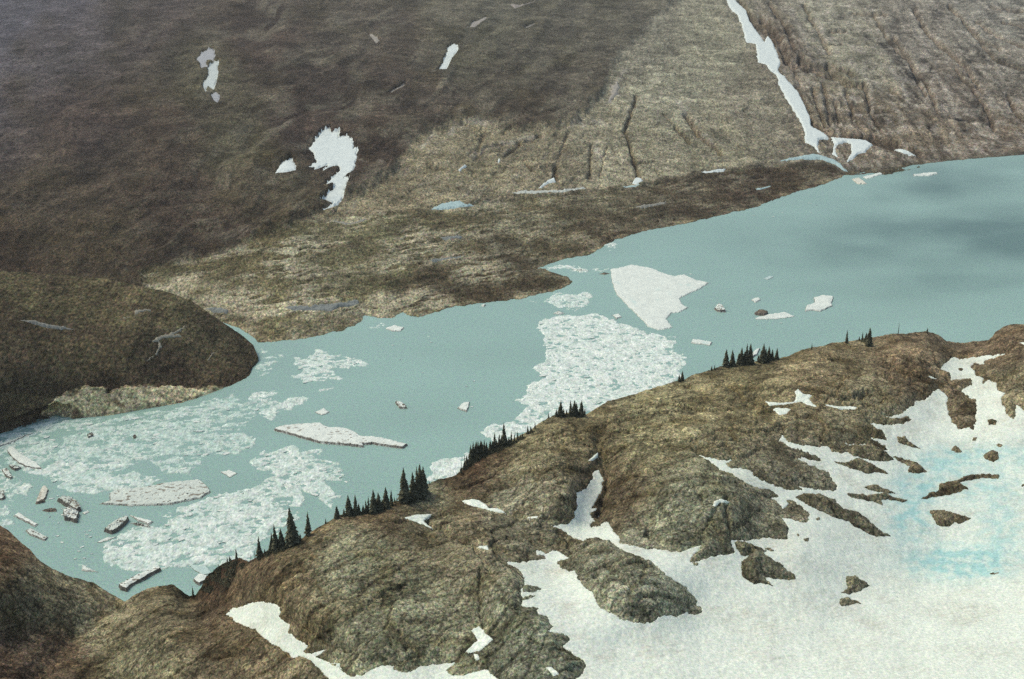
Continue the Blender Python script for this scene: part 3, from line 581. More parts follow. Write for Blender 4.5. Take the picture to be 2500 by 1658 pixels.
FAR = [
 ('A 2100,1020 2140,960 2190,900 2245,875 2250,910 2310,900 2300,945 2360,930 2400,970 2405,1020 2432,1000 2425,1060 2415,1130 2395,1180 2340,1222 2372,1225 2350,1290 2330,1360 2290,1400 2180,1442 2260,1388 2180,1388 2210,1340 2280,1272 2175,1285 2290,1190 2305,1160 2300,1130 2190,1168 2230,1130 2130,1158 2140,1140 2100,1140 2145,1108 2130,1040', SN, 'largest snow patch on the dark slope, jagged with a long lower tail', 3.),
 ('A 1868,1182 1920,1110 1980,1090 2010,1130 2012,1165 1940,1180', SN, 'small rounded snow patch left of the largest jagged patch', 1.),
 ('A 1335,410 1380,360 1450,335 1468,390 1450,430 1400,430 1410,470 1370,487 1360,440 1340,430', DIM, 'upper of three dim snow patches in a column high on the left slope', 2.5),
 ('A 1410,472 1450,430 1487,430 1482,500 1475,560 1450,620 1410,590 1400,637 1380,600 1385,560 1420,520', (182, 192, 184), 'middle and brightest of three snow patches in a column high on the left slope', 2.),
 ('A 1433,660 1470,630 1497,660 1480,707 1450,690', DIM, 'lowest and smallest of three dim snow patches in a column high on the left slope', 2.),
 ('B 820,325 850,310 885,316 885,350 850,400 825,450 800,492 748,498 780,440 800,390', SN, 'narrow upright white snow patch alone near the top middle', 1.2),
 ('B 945,203 1000,150 1060,125 1088,118 1060,152 1000,192', (150, 146, 134), 'faint slanting streak of old snow near the top middle', 2.),
 ('B 1235,32 1330,38 1420,0 1365,32 1270,62', (140, 134, 122), 'faint grey streak of old snow at the top edge', 2.),
 ('B 265,232 340,265 358,290 330,312 300,272', TALUS, 'pale talus wedge on the dark slope left of the upright snow patch', 2.),
 ('B 405,650 460,612 535,578 520,600 440,640', TALUS, 'thin pale streak below the upright snow patch', 2.),
 ('C 335,-60 345,0 370,60 420,100 450,180 480,290 540,300 560,425 610,440 640,480 690,520 700,580 760,690 830,800 870,880 880,970 930,990 985,1052 962,1010 972,952 1042,942 1000,900 920,860 915,800 880,720 830,620 760,550 695,480 712,430 690,370 650,270 620,240 600,290 540,200 500,140 480,70 400,0 380,-60', SN, 'long snow chute falling down the gully between the two cliffs', 2.),
 ('C 1050,935 1150,940 1290,955 1342,987 1310,1010 1290,1040 1240,1050 1200,1085 1160,1102 1190,1040 1190,980 1160,965 1110,980 1080,1010 1100,1072 1060,1050 1080,980', SN, 'snow apron with two dark bars right of the foot of the snow chute', 2.),
 ('C 940,1045 1000,1060 1100,1098 1168,1168 1140,1160 1080,1120 980,1085 860,1088 690,1095 760,1080 860,1060', BLU, 'blue ice strip running from the foot of the chute to the lake', 2.),
 ('C 1483,1008 1560,1020 1640,1057 1540,1042', SN, 'thin white snow wedge at the foot of the right cliff', 1.),
 ('C 158,1177 250,1160 340,1147 330,1170 200,1180', SN, 'thin snow line under the pillar with the dark crack', 2.),
 ('B 2068,1245 2090,1208 2130,1213 2147,1240 2100,1262', SN, 'small white snow fan under the long dark crack', 1.5),
 ('B 1990,1280 2060,1262 2130,1265 2080,1280', BLU, 'bluish ice line below the small white snow fan', 1.5),
 ('B 1428,1282 1490,1230 1540,1208 1552,1237 1500,1252 1450,1277', SN, 'slanted snow wedge at the cliff foot beside a dark cleft', 1.5),
 ('B 1240,1310 1400,1298 1560,1298 1740,1273 1755,1290 1600,1312 1400,1328 1300,1320', (180, 186, 172), 'longest thin snow line along the foot of the cliff', 3.),
 ('B 700,1422 780,1385 900,1363 925,1388 1010,1400 850,1425 740,1437', BLU, 'pale blue ice patch lying on the rock shelf', 3.),
 ('B 2080,1412 2150,1395 2300,1373 2285,1390 2150,1412', GRIT, 'dull ice streak on the shelf at the right', 3.),
 ('B 300,1310 420,1350 430,1348', GRIT, 'tiny streak', 1.),
 ('D 303,372 330,342 360,366 440,370 520,376 420,384 330,377', SN, 'bright white streak with a hooked end on the hill at the left edge', 1.5),
 ('D 125,645 250,658 360,680 515,708 430,708 300,692', GRIT, 'long faint gravel streak across the left hillside', 2.),
 ('B 885,1158 910,1135 935,1118 945,1130 900,1160', SN, 'little snow bead, lower of the two on the ribbed buttress', 1.),
 ('B 1155,1118 1160,1072 1173,1095', SN, 'little upright snow bead on the ribbed buttress', 1.),
 ('B 0,1490 150,1520 230,1495 265,1490 240,1505 120,1530', GRIT, 'pale stony streak where the dark slope meets the shelf', 2.),
 ('B 1890,700 1920,650 1930,590 1960,550 1985,600 1960,650 1930,690', TALUS, 'faint pale stone streak on the dark slope above the cracked cliff', 4.),
 ('B 1340,195 1375,180 1410,165 1405,180 1350,200', TALUS, 'string of pale stones near the top right of the dark slope', 1.),
 ('D 0,385 40,374 68,390 20,394', SN, 'white snow scrap cut by the left edge of the picture', 1.),
 ('C 540,1285 600,1275 650,1262 640,1272 570,1292', BLU, 'small blue ice line on the dark shelf near the lake', 1.),
]
FPOL = [T(q_[0]) for q_ in FAR if q_[2] != 'tiny streak' and not q_[0].startswith('D')]
def far_surface(px, py, detail=True):
    Y = far_rbf(px, py)
    z = z_of(px, py, Y)
    qx = px + 5*perlin(px/22, py/14, 401) + 2.5*perlin(px/7, py/5, 402); qy = py + 2.5*perlin(px/20, py/14, 403) + 1.2*perlin(px/7, py/5, 404)
    s = sdf(qx, qy, LAND, 120)
    shore = np.where(s > 0, s*.09 + .3, s*.08)
    k = 6.0
    h = np.clip(.5 + .5*(z - shore)/k, 0, 1)
    z = z*(1-h) + shore*h - k*h*(1-h)*.6 * sstep(0, 30, s)
    x, y, t = at_z(px, py, z)
    cl = sdf(px + 9*perlin(px/30, py/30, 411) + 4*perlin(px/9, py/9, 412), py + 7*perlin(px/30, py/30, 413) + 3*perlin(px/9, py/9, 414), CLIFF, 60)
    sh = sdf(px + 12*perlin(px/40, py/22, 415) + 5*perlin(px/12, py/8, 416), py + 6*perlin(px/40, py/22, 417) + 3*perlin(px/12, py/6, 418), SHELF, 60)
    kc = sstep(-8, 14, cl); ks = sstep(-8, 10, sh)*(1-kc)
    u = strat_rbf(px, py)
    inland = sstep(5, 60, s)
    w = .25*fbm(x/60, y/60, 3, 421) + .10*fbm(x/16, y/16, 3, 422)
    b1 = ridged(u*1.7 + w*1.0, y*.003 + x*.002, 2, 431)-.3; b2 = ridged(u*3.4 + w*1.0, y*.003 + z*.003, 2, 432)*.7 + .3*ridged(u*8 + w*1.5, y*.008 + z*.008, 2, 436)-.3
    right = sstep(-1.2, .3, u)
    al = y*.9 + z*.8
    hA, eA = facets(u*1.9 + w*1.5, al/34. + u*.6, 434, step=1., tilt=1.2)
    hB, eB = facets(u*5.2 + w*3, al/15. + x*.01, 435, step=1., tilt=1.2)
    b2 = b2*(.35+.65*right)
    cliffrel = (.35+.65*right)*(3.0*b1 + 1.3*b2) + 1.8*hA + 1.4*hB - 1.*(1-sstep(0, .08, eA)) - .8*(1-sstep(0, .1, eB)) + .6*fbm(x/12, y/12, 3, 433)
    # shelf: long scoured ribs running along the shore
    a = math.radians(24); su = x*math.cos(a) + y*math.sin(a); sv = -x*math.sin(a) + y*math.cos(a)
    wv = 10*fbm(x/70, y/70, 3, 441)
    r1 = ridged(su/95., (sv+wv)/13., 4, 442); r2 = ridged(su/40., (sv+wv)/6., 3, 443)
    hS, eS = facets((su+wv)/30., (sv+wv)/9., 445, step=1., tilt=1.4)
    hT, eT = facets((su-wv)/12., (sv+wv)/4.6, 446, step=1., tilt=1.3)
    lq = py + .15*px + 9*fbm(px/90, py/50, 3, 447)
    r1 = ridged(px/120., lq/13., 3, 448); r2 = ridged(px/55., lq/6.5, 2, 449)
    shelfrel = (1.2*r1 + .6*r2 + 1.0*hS + .6*hT - .8*(1-sstep(0, .12, eS)))*sstep(0, 22, s) + 1.1*fbm(x/11, y/11, 3, 444)*sstep(-3, 12, s)
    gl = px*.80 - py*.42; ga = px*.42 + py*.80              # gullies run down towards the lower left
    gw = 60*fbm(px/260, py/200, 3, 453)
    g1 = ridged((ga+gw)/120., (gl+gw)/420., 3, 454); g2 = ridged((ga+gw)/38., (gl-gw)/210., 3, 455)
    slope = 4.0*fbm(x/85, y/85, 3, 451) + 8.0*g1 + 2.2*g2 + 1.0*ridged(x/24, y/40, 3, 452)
    calm = np.zeros(px.shape, f32)
    for P_ in FPOL: calm = np.maximum(calm, sstep(-3, 2, sdf(px, py, P_, 8)))
    d = (1-.92*calm)*(cliffrel*kc + shelfrel*ks + slope*(1-kc)*(1-ks))*np.where(ks > .5, 1, inland)
    crk = 0*z
    for pts, wd, dp in CRACKS:
        dd = line_dist(px + 4*perlin(px/12, py/12, 461), py + 4*perlin(px/12, py/12, 462), pts, wd*3.5)
        crk = crk + dp*np.exp(-(dd/wd)**2)
    crk = crk*(1-calm)
    z2 = z + d - crk*1.5
    z2 = np.where(s > 1, np.maximum(z2, .25), z2)
    if not detail: return x, y, z2, s, t
    # albedo
    c = shepard(px, py, FT, 90)
    n = fbm(x/14., y/14., 4, 471); n2 = fbm(x/60, y/60, 3, 472); n3 = perlin(x/3., y/13., 473)
    c = c*np.array([.96, 1.02, .93], f32)*.80*(1 + .55*n + .55*n2 + .2*n3)[..., None]
    heath = sstep(-.1, .4, fbm(px/120, py/70, 4, 477))
    c = mix(c, c*np.array([.66, .66, .54], f32), heath*.85)
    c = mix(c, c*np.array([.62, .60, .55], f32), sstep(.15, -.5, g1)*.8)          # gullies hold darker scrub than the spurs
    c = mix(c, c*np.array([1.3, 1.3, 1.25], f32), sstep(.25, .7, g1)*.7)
    sc_ = sstep(.15, .6, g2)*sstep(-.2, .4, fbm(px/90+5, py/60, 3, 478))*sstep(100, 700, px)
    c = mix(c, alb(122, 118, 98), sc_*.38)
    blu = sstep(420, 60, px + .9*py)*sstep(-.3, .3, fbm(px/150, py/150, 2, 479)+.15)  # bluish haze of the upper left slopes, painted into the rock colour
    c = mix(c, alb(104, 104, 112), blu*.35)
    pal = sstep(.32, .6, fbm(x/28+3, y/50, 4, 474))*(sstep(600, 900, px)*.6+.2)
    c = mix(c, alb(128, 122, 106), pal*.5)
    cc = shepard(px, py, CT, 90)
    band = .5 + .5*b2*1.2
    cc = cc*np.array([1.13, 1.23, 1.20], f32)*(1.06-.22*right[..., None])*(1 + (1.5*b2)*(.25+.75*right) + .45*b1*(.4+.6*right) + .30*hA + .30*hB + .28*n + .2*n3)[..., None]
    pl = np.zeros(px.shape, f32)
    for pts, wd in PALE: pl = np.maximum(pl, np.exp(-(line_dist(px + 5*perlin(px/14, py/14, 463), py + 5*perlin(px/14, py/14, 464), pts, wd*3)/wd)**2))
    cc = mix(cc, alb(172, 167, 148), pl*sstep(-.5, .2, n)*.65)
    bl = ridged(u*4.2 + w*2.2, al/160. + 3, 2, 437); bm = ridged(u*9. + w*3.5, al/70., 2, 438)
    cc = mix(cc, alb(166, 160, 142), (sstep(.45, .7, bl)*.45 + sstep(.5, .75, bm)*.35)*(.25+.75*right)*sstep(-.3, .2, n2))
    cc = mix(cc, cc*np.array([.50, .48, .42], f32), (sstep(-.25, -.5, bl)*.6 + sstep(-.2, -.5, bm)*.45)*(.25+.75*right))
    cc = mix(cc, cc*.6, np.maximum((1-sstep(0, .10, eA)), .7*(1-sstep(0, .12, eB)))*.55)
    cc = mix(cc, cc*np.array([.62, .56, .52], f32), np.clip(crk/3, 0, 1)*.85)
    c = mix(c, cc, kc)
    cs = shepard(px, py, ST, 80)
    near_ = sstep(90, 20, s)*sstep(1050, 850, px)
    lines = sstep(.38-.25*near_, .55-.2*near_, r1)*.9 + sstep(.5-.3*near_, .72-.2*near_, r2)*.7
    tan = alb(170, 165, 134)
    cs = cs*np.array([.95, 1.05, .94], f32)*.92*(1 + .35*n + .15*n3 + .35*hS + .25*hT)[..., None]
    cs = mix(cs, alb(88, 80, 58), sstep(.0, .4, fbm(su/45, sv/16, 4, 480))*.7)
    warm = sstep(1500, 1000, px)
    cs = mix(cs*.90, tan, np.clip(lines, 0, 1)*(.28+.60*warm)*sstep(-.25, .25, fbm(x/60, y/60, 3, 475)))
    rim = np.exp(-((s-4)/5.)**2)*sstep(-.2, .3, fbm(x/30, y/30, 2, 476))
    cs = mix(cs, alb(146, 136, 104), rim*.7)
    c = mix(c, cs, ks)
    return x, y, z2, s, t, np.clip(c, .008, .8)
def build_far():
    C = 1300; R = 620
    px, py = np.meshgrid(np.linspace(-420, 2920, C, dtype=f32), np.linspace(860, -260, R, dtype=f32))
    x, y, z, s, t, c = far_surface(px, py)
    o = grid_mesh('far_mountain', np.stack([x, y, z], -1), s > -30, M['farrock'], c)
    tag(o, 'dark mountain slopes, grey cliffs and scoured rock shelf across the lake', 'mountain', kind='structure')
build_far()

# the dark green-brown hill that comes down to the lake on the left
HCREST = T('V -600,560 -300,585 0,625 150,635 250,645 330,662 380,672 440,693 500,735 560,775 585,797 597,828')
HSHORE = T('V -600,1180 -300,1090 0,1000 40,985 90,965 130,957 180,968 250,966 330,945 420,937 480,912 520,895 545,884 575,862 597,832')
HILL = [(-300,1100,0),(0,1000,0),(180,966,0),(330,945,0),(480,910,0),(560,870,1),(597,830,2),(560,785,14),(500,740,30),(440,697,44),(330,666,58),(150,640,68),(0,628,80),(-300,590,100),
        (300,900,14),(300,800,38),(150,900,20),(150,800,45),(0,900,32),(0,750,62),(450,850,14),(500,800,18),(400,760,36),(-200,900,50),(250,720,52),(540,840,8)]
hill_rbf = RBF([(x*1.0575, y*1.0575) for x, y, z in HILL], [z for x, y, z in HILL], 1e-3)
TAN = T('D 285,1292 330,1220 370,1185 420,1150 500,1125 560,1100 700,1098 740,1150 800,1098 1000,1095 1300,1105 1500,1095 1610,1110 1500,1150 1440,1190 1440,1230 800,1330 400,1340')
def hill_surface(px, py, edge_top):
    z = hill_rbf(px, py)
    sb = np.interp(px, HSHORE[:, 0], HSHORE[:, 1]) + 3*perlin(px/18, px*0+.3, 501) + 2*perlin(px/6, px*0+.3, 502) - py
    z = np.where(sb < 25, np.minimum(z, np.where(sb > 0, sb*.25+.3, sb*.1)), z)
    x, y, t = at_z(px, py, z)
    tn = sdf(px + 8*perlin(px/25, py/15, 511), py + 5*perlin(px/25, py/15, 512) + 3*perlin(px/8, py/6, 513), TAN, 50)
    kt = sstep(-3, 8, tn)
    k = sstep(0, 40, edge_top)
    wv = 6*fbm(x/40, y/40, 2, 520)
    r = ridged(x/38, (y+wv)/9., 3, 521)
    d = k*(1-kt)*(2.2*fbm(x/35, y/35, 4, 522) + .8*ridged(x/8, y/8, 2, 523)) + kt*sstep(0, 8, sb)*(1.6*r + .9*fbm(x/7, y/7, 3, 524) + 1.2)
    z2 = z + d
    z2 = np.where(sb > 1, np.maximum(z2, .25), z2)
    c = np.broadcast_to(alb(76, 68, 50), px.shape+(3,))
    n = fbm(x/12, y/12, 4, 531); n2 = fbm(x/50, y/50, 3, 532); n3 = perlin(x/2.2, y/3., 533)
    c = mix(c, alb(92, 86, 60), np.clip(.3 + 1.1*n2 + .35*sstep(900, 700, py), 0, 1))
    c = mix(c, alb(72, 58, 42), sstep(840, 960, py)*.6)
    c = c*(1 + .4*n + .3*n3)[..., None]
    ct = np.broadcast_to(alb(194, 180, 138), px.shape+(3,))
    ct = ct*(1 + .3*r + .35*n + .2*n3)[..., None]
    ct = mix(ct, alb(118, 100, 74), sstep(.1, .5, fbm(x/14+4, (y)/6, 3, 534))*.9)
    return x, y, z2, sb, t, np.clip(mix(c, ct, kt), .008, .8)
def build_hill():
    C = 560; R = 330; RB = 14
    px1 = np.linspace(-420, 631, C, dtype=f32)
    top = (np.interp(px1, HCREST[:, 0], HCREST[:, 1]) + 1.5*perlin(px1/20, px1*0+.2, 541) + 1.*perlin(px1/6, px1*0+.2, 542)).astype(f32)
    bot = (np.interp(px1, HSHORE[:, 0], HSHORE[:, 1]) + 14).astype(f32)
    t_ = np.linspace(0, 1, R, dtype=f32)[:, None]
    py = bot + (top-bot)*t_; px = np.broadcast_to(px1, py.shape)
    x, y, z, sb, t, c = hill_surface(px, py, py-top[None])
    u = (np.arange(1, RB+1, dtype=f32)/RB)[:, None]
    h = np.hypot(x[-1], y[-1]); run = 6*u**.5 + 90*u; drop = 110*u**1.4
    bx = x[-1] + x[-1]/h*run; by = y[-1] + y[-1]/h*run; bz = z[-1] - drop
    P = np.stack([np.concatenate([x, bx]), np.concatenate([y, by]), np.concatenate([z, bz])], -1)
    cb = np.broadcast_to(alb(74, 62, 46), bx.shape+(3,))
    o = grid_mesh('hillside', P, np.ones(P.shape[:2], bool), M['farrock'], np.concatenate([c, cb]))
    tag(o, 'dark olive brown hillside sloping down to the lake at the left', 'hill', kind='structure')
build_hill()

# ================================================================== SNOW PATCHES ACROSS THE LAKE
def patch_far(poly, colr, label, rough, i, surf, lift=1.6, mat='farsnow', name='snow_patch', cat='snow patch', grp=FS):
    P_ = T(poly); px, py = patch_grid(P_, 6, (1.6, 1.3)); qx, qy = wob(px, py, rough, 8., 600+i); s = sdf(qx, qy, P_, 30)
    r = surf(px, py); x, y, z = r[0], r[1], r[2]; t = r[4]
    zz = z + np.clip(s*.6, -2.2, lift)*1.25
    P3 = np.stack([x, y, zz], -1); ins = s > 0
    org = P3[ins].mean(0) if ins.any() else P3.reshape(-1, 3).mean(0)
    c = np.broadcast_to(alb(*colr), px.shape+(3,))*(1 + .10*fbm(x/9, y/9, 3, 7))[..., None]
    tag(grid_mesh(name, P3, s > -3, M[mat], c, origin=org), label, cat, grp)
fs_ = lambda px, py: far_surface(px, py, False)
def hs_(px, py):
    top = np.interp(px, HCREST[:, 0], HCREST[:, 1]); return hill_surface(px, py, py-top)[:5]
for i, (p_, c_, lab, rg_) in enumerate(FAR):
    if lab == 'tiny streak': continue
    gritty = c_ in (TALUS, GRIT)
    onhill = p_.startswith('D 125')
    patch_far(p_, c_, lab, rg_, i, hs_ if onhill else fs_, name='gravel_streak' if gritty else 'snow_patch', cat='gravel streak' if gritty else 'snow patch', grp='pale gravel streaks on the far slopes' if gritty else FS)
for i, (p_, lab) in enumerate([
    ('D 1045,775 1080,755 1160,738 1220,715 1275,668 1225,722 1170,752 1230,748 1240,770 1170,765 1110,768 1080,782 1100,822 1062,888 1052,880 1085,820 1070,790 1040,795', 'star shaped tangle of pale stream gravel on the left hillside'),
    ('D 985,925 1010,915 1050,890 1040,905 1000,925', 'tiny pale gravel trace below the star shaped tangle'),
    ('D 1405,920 1440,885 1490,840 1450,885 1415,920', 'thin pale rill near the right edge of the hillside'),
    ('D 915,590 930,575 1020,562 1030,580 960,582 925,610 915,610', 'hooked pale gravel trace near the top of the hillside'),
    ('D 830,638 880,630 885,636 835,642', 'short pale gravel dash near the top of the hillside')]):
    patch_far(p_, (150, 146, 126), lab, 3.5, 60+i, hs_, lift=.5, name='gravel_streak', cat='gravel streak', grp='pale gravel streaks on the far slopes')
# shallow ponds lying on the scoured shelf
for i, (p_, lab) in enumerate([
    ('D 1940,560 2050,555 2200,548 2365,530 2440,520 2440,545 2300,560 2250,590 2100,585 2000,585', 'longest grey blue pond in the ribs of the shelf near the water'),
    ('D 1395,570 1480,568 1555,590 1540,602 1440,592', 'small grey pond on the shelf beside the hillside'),
    ('E 760,88 850,78 920,72 900,95 800,102', 'narrow pond in the middle of the shelf'),
    ('E 680,250 800,225 900,212 920,222 820,240 720,258', 'thin curved pond on the shelf above the lake shore')]):
    patch_far(p_, (124, 130, 122), lab, 2., 80+i, fs_, lift=1.0, mat='farsnow', name='pond', cat='pond', grp='ponds on the rock shelf')

# ================================================================== LAKE
def build_lake():
    xs = np.concatenate([[-6000, -3000], np.linspace(-1500, 1500, 190), [3000, 6000]]).astype(f32)
    ys = np.concatenate([[-3000, 0], np.linspace(300, 2600, 240), [4000, 9000]]).astype(f32)
    X, Y = np.meshgrid(xs, ys)
    # dark reflections painted into the water colour: ellipses round traced points of the open water
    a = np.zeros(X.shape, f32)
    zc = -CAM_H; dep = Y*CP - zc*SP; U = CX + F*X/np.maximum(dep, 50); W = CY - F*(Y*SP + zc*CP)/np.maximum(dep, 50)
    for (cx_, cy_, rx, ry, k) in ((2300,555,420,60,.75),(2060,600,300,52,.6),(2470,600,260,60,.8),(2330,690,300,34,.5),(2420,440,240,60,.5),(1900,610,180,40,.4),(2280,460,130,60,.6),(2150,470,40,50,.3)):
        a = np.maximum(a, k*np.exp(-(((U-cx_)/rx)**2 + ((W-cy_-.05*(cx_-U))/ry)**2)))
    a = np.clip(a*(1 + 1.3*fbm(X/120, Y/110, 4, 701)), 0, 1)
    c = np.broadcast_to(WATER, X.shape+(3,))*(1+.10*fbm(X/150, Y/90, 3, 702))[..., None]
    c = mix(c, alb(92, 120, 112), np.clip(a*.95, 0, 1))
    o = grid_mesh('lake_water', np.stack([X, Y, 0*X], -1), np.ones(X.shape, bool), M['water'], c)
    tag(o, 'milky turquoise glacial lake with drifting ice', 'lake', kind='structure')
    # lake bed and the land far outside the picture
    g = 4*X
    o = grid_mesh('ground', np.stack([X, Y, 0*X-12], -1), np.ones(X.shape, bool), M['farrock'], np.broadcast_to(alb(100, 90, 70), X.shape+(3,)))
    tag(o, 'ground under the lake', 'ground', kind='structure')
build_lake()

# ================================================================== DRIFTING ICE
# (outline, cover 0..1, whiteness)
FIELDS = [
 ('E 1430,640 1540,618 1700,610 1800,588 1900,620 2050,680 2180,725 2340,770 F 10,860 50,885 62,900 50,960 20,1070 0,1200 E 2150,1350 1700,1500 1230,1600 1130,1500 1100,1440 1030,1402 1080,1375 1200,1330 1320,1282 1370,1220 1340,1215 1278,1195 1350,1140 1350,1080 1450,1040 1400,972 1450,920 1470,860 1450,770', .80, 1.),
 ('E 1395,512 1540,470 1800,458 1810,480 1760,560 1640,582 1540,550', .72, .9),
 ('E 1440,300 1620,258 1700,275 1780,300 1920,290 1910,305 1850,318 1700,312', .8, .9),
 ('E 2100,760 2365,800 2365,760 2330,690', .4, .8),
 ('D 60,1390 300,1300 700,1305 1150,1250 1450,1180 1560,1150 1700,1190 1870,1150 1850,1230 1700,1330 1640,1400 1750,1440 1740,1500 1600,1558 G 1380,60 1300,190 1200,160 1100,170 1000,80 800,150 640,290 400,265 350,220 200,150 0,60 D -500,1560', .62, .68),
 ('G 380,240 500,200 800,170 950,150 1080,200 1150,215 850,285 640,300 400,270', .92, .72),
 ('G 80,120 300,100 800,60 860,110 600,160 380,180 340,190', .8, .8),
 ('D 1740,1130 1860,1110 1870,1190 1960,1165 2110,1165 2060,1210 1990,1250 1930,1250 1830,1335 1740,1265 1850,1230 1700,1190', .75, .85),
 ('D 1960,890 2080,870 2150,845 2240,850 2255,890 2350,880 2440,900 2500,960 2400,975 2240,980 2310,1010 2300,1060 2180,1060 2060,1090 1970,1010 2040,980', .66, .9),
 ('D 1770,835 1850,840 1900,900 1870,1000 1700,1040 1550,1090 1640,1010 1780,930', .5, .8),
 ('D 1850,1540 1980,1490 2070,1530 2190,1510 2200,1558 G 2160,40 2200,130 2330,160 2365,170 2365,230 2220,222 2290,330 2240,412 2160,335 2040,260 2080,180 1930,140 1850,100 1700,110 1720,60 1800,0', .72, .85),
 ('G 700,650 870,540 1130,520 1150,470 1400,310 1550,285 1680,270 1880,170 1700,130 1900,80 2080,110 2080,170 2060,250 2070,350 2000,500 1760,640 1720,760 1500,780 1300,800 860,835 700,770', .76, .84),
 ('G 1080,440 1250,380 1430,300 1300,400 1150,470', .6, .9),
 ('H 672,200 700,110 790,55 880,60 940,20 960,60 930,150 860,210 690,230', .84, 1.),
 ('G 520,690 640,735 720,840 600,820 540,780', .4, .7),
 ('G 0,80 60,120 140,200 110,330 60,430 120,520 60,560 -300,500 -300,0', .5, .8),
 ('G 90,300 150,210 240,190 230,260 180,300', .85, .85),
 ('G 870,560 920,510 1040,500 1060,540 950,575', .6, .9),
 ('C 1080,1200 1180,1170 1300,1160 1420,1160 1300,1200 1200,1215', .6, .95),
 ('C 150,1500 230,1480 400,1490 300,1530 140,1560', .35, .9),
 ('E 1880,130 1950,100 2110,100 2000,130 1900,190', .5, .95),
 ('D 1480,590 1700,640 1600,620', .3, .8),
 ('G 1250,770 1460,790 1430,860 1320,830', .35, .9),
 ('E 280,690 350,650 440,675 320,712', .5, .8),
 ('G 1300,860 1100,930 1050,900 1200,840', .25, .8),
 ('H -100,250 60,190 180,140 80,90 -50,60 -200,120 -200,250', .55, .85),
 ('F 780,830 860,820 900,845 820,850', .5, .9), ('F 700,880 760,850 780,868 720,890', .4, .9),
 ('E 620,750 700,740 740,760 690,775', .3, .8),
 ('D 2080,1105 2280,1090 2260,1120 2160,1125', .5, .9)]
FIELDS = [(T(a), b, c) for a, b, c in FIELDS]
def cover(px, py):
    qx = px + 14*perlin(px/45, py/22, 711) + 6*perlin(px/14, py/8, 712); qy = py + 6*perlin(px/45, py/22, 713) + 3*perlin(px/14, py/8, 714)
    d = np.zeros(px.shape, f32); w = np.full(px.shape, .8, f32)
    for poly, cv, wh in FIELDS:
        s = sdf(qx, qy, poly, 12); v = cv*sstep(-3, 5, s)
        w = np.where(v > d, wh, w); d = np.maximum(d, v)
    return d, w
def build_brash():
    px, py = np.meshgrid(np.arange(-300, 1780, 1.9, dtype=f32), np.arange(1620, 560, -1.5, dtype=f32))
    d, w = cover(px, py); x, y, t = at_z(px, py, 0.)
    a = math.radians(28); u = x*math.cos(a)+y*math.sin(a); v = -x*math.sin(a)+y*math.cos(a)
    wx = 3*fbm(x/12, y/12, 3, 721)
    e1, e2, id1 = voronoi((u+wx)/10., (v+wx)/6.5, 722); g1, g2, id2 = voronoi((u+wx)/4., (v-wx)/3., 725)
    n = .5 + .8*fbm(u/30., v/13., 4, 731)
    q = .30*id1 + .22*id2 + .48*n
    p = sstep(.0, .16, d*1.04 - q + .02)
    crack = np.minimum(sstep(0, .14, e2-e1), .35 + .65*sstep(0, .2, g2-g1))
    hole = sstep(.70, .80, id2)*sstep(-.25, .15, fbm(u/16+3, v/12, 3, 738)) * sstep(1.02, .7, d*.6+.3*w+.12*fbm(x/40, y/30, 2, 739))
    present = p*(.72+.28*crack)*(1-hole)
    z = -.3 + .55*sstep(.2, .6, present) + np.where(present > .3, .12*id2 + .10*id1, 0)
    # thin wet ice is darker and greener than the white crust
    wet = WATER*1.12
    sm = fbm(u/9., v/14., 4, 736); sm2 = fbm(u/3.2, v/6., 3, 737)
    k = np.clip(w*(.72 + .16*id2 + .10*id1)*(.80+.20*crack) + .35*(d-.75) + .45*sm + .35*sm2, 0, 1)
    c = mix(np.broadcast_to(wet, px.shape+(3,)), ICE, k*sstep(-.05, .95, w)*1.0)
    o = grid_mesh('brash_ice', np.stack([x, y, z], -1), (present > .12) & (d > .03), M['brash'], c)
    tag(o, 'broken white brash ice drifting in packs on the lake', 'brash ice', kind='stuff')
build_brash()

